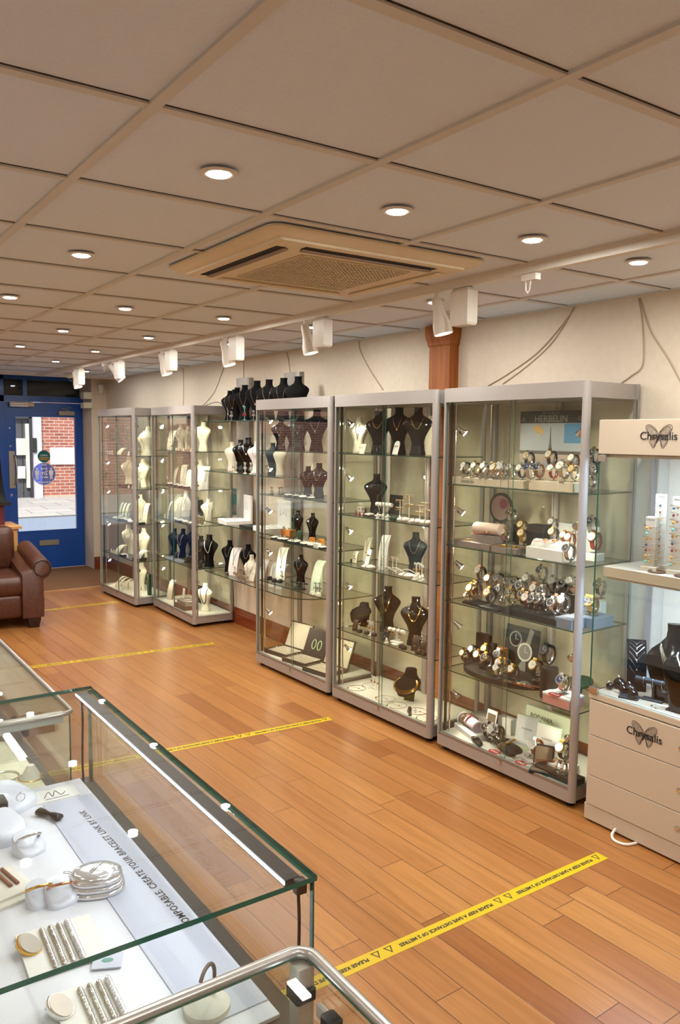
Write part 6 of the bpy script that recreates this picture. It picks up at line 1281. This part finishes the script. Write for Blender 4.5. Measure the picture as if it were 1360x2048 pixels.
for k in range(6):
    def vk(k=k):
        d = .22*.28*1.6; P = []
        for i in range(11):
            s = -1+2*i/10; t = .16+.12*k+.16*abs(s); t = min(t, 1); P.append((s*.033, -d*.55+d*t**1.3-.003, .22*sin(t*pi*.5)**.9+.001))
        return MB().tube(P, .0011, 5).ball((0, P[5][1]-.002, P[5][2]-.004), .0045, 8).mesh('necklace', SILVER)
    n = link('necklace', vk(), None, o.location, o.rotation_euler); reg(n, 'fine silver V necklace', 'necklace', plc(CH, 1))
bust(CH, 1, q8(442), .20, .345, 'gloss', 'short', 'silver', .46, .74, .16, None, rz=-20, r=.0075, double=2); bust(CH, 1, q8(520), .12, .345, 'gloss', 'short', 'silver', .42, .74, .18, None, rz=-20, r=.008)
bar(CH, 1, q8(350), .13, .16, .085, 'slate', 3, 'silver', rz=-12, r=.013); bar(CH, 1, q8(450), .09, .12, .065, 'printk', 2, 'silver', rz=-12, r=.011)
for px, v, r_ in ((152, .10, .017), (197, .15, .026), (215, .10, .021), (245, .12, .024), (258, .07, .023)):
    o = put(CH, 1, q8(px), v, cmesh(('sph', r_), lambda: MB().ball((0, 0, r_), r_, 20).mesh('ring_sphere', BLKG)), 'ring_sphere', zc=r_); reg(o, 'glossy black round ring holder', 'ring holder', plc(CH, 1)); ring(o.location+Vector((-.008, .002, r_*2+.001)), 'silver', r_*.35, plc(CH, 1), (0, 0, CH.ang))
block(CH, 1, q8(230), .055, .085, .055, .009, 'slate', 'flat navy display pad', 'pad', rz=-20); block(CH, 1, q8(195), .17, .05, .05, .03, 'printk', 'small black display block', 'display block')
n = put(CH, 1, q8(390), .06, MB().tube([(.06*cos(a), .032*sin(a), .0012) for a in [2*pi*i/36 for i in range(36)]], .0008, 5, closed=True).ball((-.02, -.036, .004), .0045, 8).ball((-.05, -.022, .004), .0045, 8).mesh('necklace', SILVER), 'necklace', zc=0); reg(n, 'fine silver necklace laid flat', 'necklace', plc(CH, 1))
card(CH, 1, q8(165), .30, .10, .07, WHITEP, 'white price card', lean=20)
# ================================================================== foreground counter contents
FW = mat('frosted_white_acrylic', 'dfe3f0', .25, var=.01); MSH = mat('glossy_silver_foil', 'f2f4fa', .16, .75)
SAT = mat('pale_grey_card', 'bdc1d0', .6, var=.01)
PL = 'foreground counter deck'
def cput(name, me, px, py, z=ZD, rz=0, scale=None):
    return link(name, me, None, atz(px, py, ZT_MAP(z))+Vector((0, 0, 0)) if 0 else atz(px, py, z), (0, 0, rad(rz)), scale)
o = link('counter_card', MB().box(.585, 1.30, ZD, .733, 2.40, ZD+.003).mesh('counter_card', SAT, 0)); tag(o, 'long pale card printed COMPOSABLE CREATE YOUR BRACELET in the counter', 'card')
M = basis((-.052, 1, 0), (-1, -.052, 0), (.706, 1.60, ZD+.0035))
tm = text_mesh('COMPOSABLE. CREATE YOUR BRACELET LINK BY LINK', .0255, CM['blk'], .0001, 'LEFT', spacing=1.12, bold=.0004); linkM('lettering', tm, o.matrix_world.inverted() @ M, o)
o2 = link('counter_card', MB().box(.56, 2.41, ZD, .70, 2.50, ZD+.003).mesh('counter_card', WHITEP, 0)); tag(o2, 'small white card with a script emblem in the far counter corner', 'card')
link('script_emblem', MB().tube(smooth_path([(.60, 2.44, ZD+.0035), (.62, 2.475, ZD+.0035), (.625, 2.44, ZD+.0035), (.64, 2.475, ZD+.0035), (.65, 2.44, ZD+.0035), (.665, 2.455, ZD+.0035)]), .0012, 5).tube([(.60, 2.425, ZD+.0035), (.67, 2.425, ZD+.0035)], .0008, 4).mesh('script_emblem', CM['printk']), o2)
# glossy stack of bangles in a pillow of metal
p = atz(193, 1762, ZD+.02); o = link('bangle_stack', None, None, (p.x, p.y, ZD), (0, 0, rad(-20))); tag(o, 'stacked glossy silver oval jewellery boxes beside the printed card', 'silver box')
def oval(hx, hy, z0, z1, nm, m_):
    R = []
    for f in range(7):
        a = -pi/2+pi*f/6; k = .90+.10*cos(a); R.append([(hx*k*abs(cos(t))**.8*(1 if cos(t) > 0 else -1), hy*k*abs(sin(t))**.8*(1 if sin(t) > 0 else -1), (z0+z1)/2+(z1-z0)/2*sin(a)) for t in [2*pi*j/36 for j in range(36)]])
    return MB().rings(R).mesh(nm, m_, 60)
for k in range(3): link('metal_layer', oval(.062+.003*(2-k), .048+.003*(2-k), .013*k, .013*k+.013, 'metal_layer', MSH), o)
link('domed_lid', MB().rings([[(.06*s*cos(t), .046*s*sin(t), z) for t in [2*pi*j/36 for j in range(36)]] for s, z in ((1, .039), (.98, .046), (.8, .052), (.4, .055), (.02, .056))]).mesh('domed_lid', MSH, 60), o)
link('engraved_line', MB().box(-.028, -.004, .0563, .028, -.002, .0567).box(-.022, .003, .0563, .022, .0045, .0567).mesh('engraved_line', CM['printg'], 0), o, rot=rad(60))
for q in range(5): link('ribbon_loop', MB().tube(smooth_path([(-.055-.006*q, -.01+.012*q, .01), (-.08, .0+.014*q, .02), (-.075, .02+.01*q, .022), (-.05, .02+.01*q, .012)], 5), .0012, 5).mesh('ribbon_loop', SILVER), o)
# black bow-shaped bracelet
p = atz(98, 1630, ZD+.01); o = link('bow_bracelet', MB().rings([[(w_*cos(a)+x, .0, .012+h_*sin(a)) if 0 else (x+.0, w_*cos(a), .012+h_*sin(a)) for a in [2*pi*k/12 for k in range(12)]] for x, w_, h_ in ((-.045, .012, .006), (-.04, .016, .01), (-.02, .011, .010), (-.006, .008, .008), (0, .007, .007), (.006, .008, .008), (.02, .012, .010), (.04, .016, .009), (.045, .013, .005))]).mesh('bow_bracelet', BLKG, 60), None, (p.x, p.y, ZD), (0, 0, rad(-62))); reg(o, 'black bow-shaped cuff', 'cuff', PL)
# frosted rounded blocks with bangles
def frost(px, py, w, h, rz, bm, desc, rr=.03):
    p = atz(px, py, ZD+h*.5); o = link('bangle_block', MB().rings([[(w/2*s*abs(cos(t))**.6*(1 if cos(t) > 0 else -1), w/2*s*abs(sin(t))**.6*(1 if sin(t) > 0 else -1), z+(.02*sin(t) if z > .01 else 0)) for t in [2*pi*j/28 for j in range(28)]] for s, z in ((1, 0), (1, h*.8), (.9, h))]).mesh('bangle_block', FW, 50), None, (p.x, p.y, ZD), (0, 0, rad(rz))); reg(o, desc+' acrylic block', 'acrylic block', PL)
    if bm:
        b = link('bangle', MB().tube([(rr*cos(a), rr*sin(a), .0) for a in [rad(-200+250*k/24) for k in range(25)]], .0035, 8).mesh('bangle', CM[bm]), None, (p.x, p.y, ZD+h+.008), (rad(-35), rad(10), rad(rz))); reg(b, f"open {dn(bm)} bangle on a frosted block", 'bangle', PL)
frost(58, 1692, .075, .03, 20, 'silver', 'frosted square'); frost(78, 1795, .055, .03, 10, 'gold', 'frosted small'); frost(122, 1790, .07, .03, 5, 'rose', 'frosted rounded'); frost(10, 1660, .10, .05, 20, None, 'tall frosted'); frost(20, 1600, .13, .04, 30, None, 'wide frosted')
p = atz(5, 1617, ZD+.04); o = link('jewel_box', MB().bbox(-.04, -.03, 0, .03, .03, .03, .003).mesh('jewel_box', BLK), None, (p.x-.02, p.y, ZD+.041)); reg(o, 'small black box', 'box', PL); ring((p.x+.05, p.y, ZD+.06), 'silver', .012, PL)
# cream tray with brown charm rows
p = atz(0, 1760, ZD+.02); o = link('charm_tray', MB().bbox(-.09, -.10, 0, .06, .07, .012, .004).bbox(-.075, -.085, .012, .045, .055, .02, .002).mesh('charm_tray', mat('pale_cream_tray', 'ddd8cc', .6)), None, (p.x, p.y, ZD), (0, 0, rad(12))); tag(o, 'pale cream tray with rows of copper charms at the left edge', 'tray')
for x in (.005, .022):
    c_ = link('charm_bracelet', MB().tube([(x, -.05+.09*k/8, .0235) for k in range(9)], .0045, 8).mesh('charm_bracelet', mat('copper_charm', '8a5540', .4, .4)), None, o.location, o.rotation_euler); reg(c_, 'copper charm strip on the cream tray', 'bracelet', PL)
# compacts and rhinestone bracelet rows
for (px, py), rm, dsc in (((50, 1878), 'gold', 'gold-rimmed'), ((112, 2000), 'silver', 'silver-rimmed')):
    p = atz(px, py, ZD+.03); rn = mat('pale_pink_face' if rm == 'silver' else 'pale_taupe_face', 'e3d5ca' if rm == 'silver' else 'b9b0a4', .5)
    o = link('oval_mirror', None, None, (p.x, p.y, ZD), (rad(28), 0, rad(35)), .78); reg(o, f'oval {dsc} compact tilted up', 'compact', PL)
    link('rim', MB().rings([[(r_*.028*cos(t), r_*.036*sin(t), z) for t in [2*pi*j/32 for j in range(32)]] for r_, z in ((.95, .018), (1.05, .02), (1.08, .03), (1.0, .034), (.95, .034))]).mesh('rim', CM[rm]), o); link('face', MB().rings([[(r_*.028*cos(t), r_*.036*sin(t), z) for t in [2*pi*j/32 for j in range(32)]] for r_, z in ((.95, .033), (.94, .036))]).mesh('face', rn), o)
    link('stand', MB().box(-.01, -.02, .0, .01, .03, .02).mesh('stand', FW, 0), o)
for (px, py), nm in (((118, 1892), 'farther'), ((200, 2015), 'nearer')):
    p = atz(px, py, ZD+.006); L_ = .15 if nm == 'farther' else .14
    o = link('bracelet_card', MB().box(-.075, -L_/2-.01, 0, .085, L_/2+.01, .005).mesh('bracelet_card', WHITEP, 0), None, (p.x, p.y, ZD+.003), (0, 0, rad(-3))); reg(o, f'white card holding four jewelled bracelets, {nm} one', 'bracelet card', PL)
    for k, m_ in enumerate(('lilac', 'bluegrey', 'lilac', 'gem')):
        mb = MB(); n_ = 14
        for i in range(n_):
            y = -L_/2+L_*(i+.5)/n_; r_ = .0075 if m_ == 'gem' else .0062; mb.ball((0, y, r_*.6), r_, 8, sz=.7)
        mb.box(-.003, -L_/2, 0, .003, L_/2, .0015)
        b = link('rhinestone_bracelet', mb.mesh('rhinestone_bracelet', SILVER if m_ != 'gem' else mat('rhinestone', 'f4f6ff', .1, .6), 50), None, o.location+Vector((-.022+.0185*k, 0, .0055)), o.rotation_euler); reg(b, f"{'white rhinestone' if m_ == 'gem' else 'silver jewelled'} bracelet on a white card", 'bracelet', PL)
p = atz(215, 1922, ZD+.004); o = link('brand_card', MB().box(-.03, -.025, 0, .03, .025, .003).mesh('brand_card', SAT, 0), None, (p.x, p.y, ZD+.003), (0, 0, rad(-25))); tag(o, 'tiny card with a green oval emblem near the counter front', 'card'); link('green_oval', MB().rings([[(.012*cos(t), .007*sin(t), z) for t in [2*pi*j/24 for j in range(24)]] for z in (.003, .0036)]).mesh('green_oval', mat('sea_green_print', '4f8a80', .5)), o)
p = atz(425, 1995, ZD+.02); o = link('bangle_block', MB().lathe([(.045, 0), (.045, .012), (.035, .018)], 30).mesh('bangle_block', mat('pale_cream_tray', 'ddd8cc', .6)), None, (p.x-.012, p.y, ZD+.001)); reg(o, 'round pale bangle rest', 'acrylic block', PL)
b = link('bangle', MB().tube([(.036*cos(a), .0, .036*sin(a)+.05) for a in [rad(-60+200*k/24) for k in range(25)]], .004, 8).mesh('bangle', CM['taupe']), None, (p.x-.012, p.y, ZD+.001), (0, 0, rad(40))); reg(b, 'brown open cuff standing on a pale rest', 'bangle', PL)
# items in the long counter behind
PL3 = 'in the left-edge counter'
Z3 = ZD
def c3item(px, py, me, name, desc, cat, z=.58, rz=0):
    p = atz(px, py, z); o = link(name, me, None, (p.x, p.y, z), (0, 0, rad(rz))); return reg(o, desc, cat, PL3)
for px, py in ((8, 1545), (40, 1560), (55, 1600)):
    pass
o = c3item(15, 1470, MB().bbox(-.07, -.06, 0, .07, .06, .03, .005).mesh('ring_block', BLK), 'ring_block', 'black ring block with glossy domes', 'ring block', .581)
for dx, dy in ((-.03, -.03), (.03, -.03), (-.03, .03), (.03, .03)): b = link('dome', cmesh('c3dome', lambda: MB().ball((0, 0, 0), .022, 16).mesh('dome', BLKG)), o, (dx, dy, .038))
c3item(62, 1555, MB().lathe([(.035, 0), (.03, .01), (.012, .045), (.0, .05)], 20, caps=False).mesh('ring_cone', WHITE), 'ring_cone', 'white cone with a gold bangle', 'ring cone')
b = c3item(62, 1560, MB().tube([(.04*cos(a), .04*sin(a), .01) for a in [2*pi*k/28 for k in range(28)]], .0025, 6, closed=True).mesh('bangle', GOLD), 'bangle', 'gold bangle around a white cone', 'bangle'); b = c3item(10, 1555, MB().tube([(.045*cos(a), .045*sin(a), .003) for a in [2*pi*k/28 for k in range(28)]], .003, 6, closed=True).mesh('bangle', SILVER), 'bangle', 'silver bangle lying flat', 'bangle')
for k, (px, py, m_, w_) in enumerate(((78, 1450, 'cream', .08), (50, 1420, 'white', .1), (85, 1415, 'printk', .05), (30, 1360, 'cream', .1), (40, 1330, 'white', .09), (20, 1310, 'printk', .09), (70, 1385, 'white', .07), (12, 1290, 'cream', .1))):
    p = atz(px, py, .738); o = link('display_pad', MB().bbox(-w_/2, -w_/2, 0, w_/2, w_/2, .018, .004).mesh('display_pad', CM[m_]), None, (min(p.x, .53), p.y,   .7385)); reg(o, f'{dn(m_)} square display pad', 'pad', PL3)
    b = link('bangle', cmesh('b3', lambda: MB().tube([(.028*cos(a), .028*sin(a), .003) for a in [2*pi*k/24 for k in range(24)]], .0018, 6, closed=True).mesh('bangle', GOLD)), None, (min(p.x, .53), p.y,  .7575)); reg(b, 'thin gold bangle on a pad', 'bangle', PL3)
flush_labels()
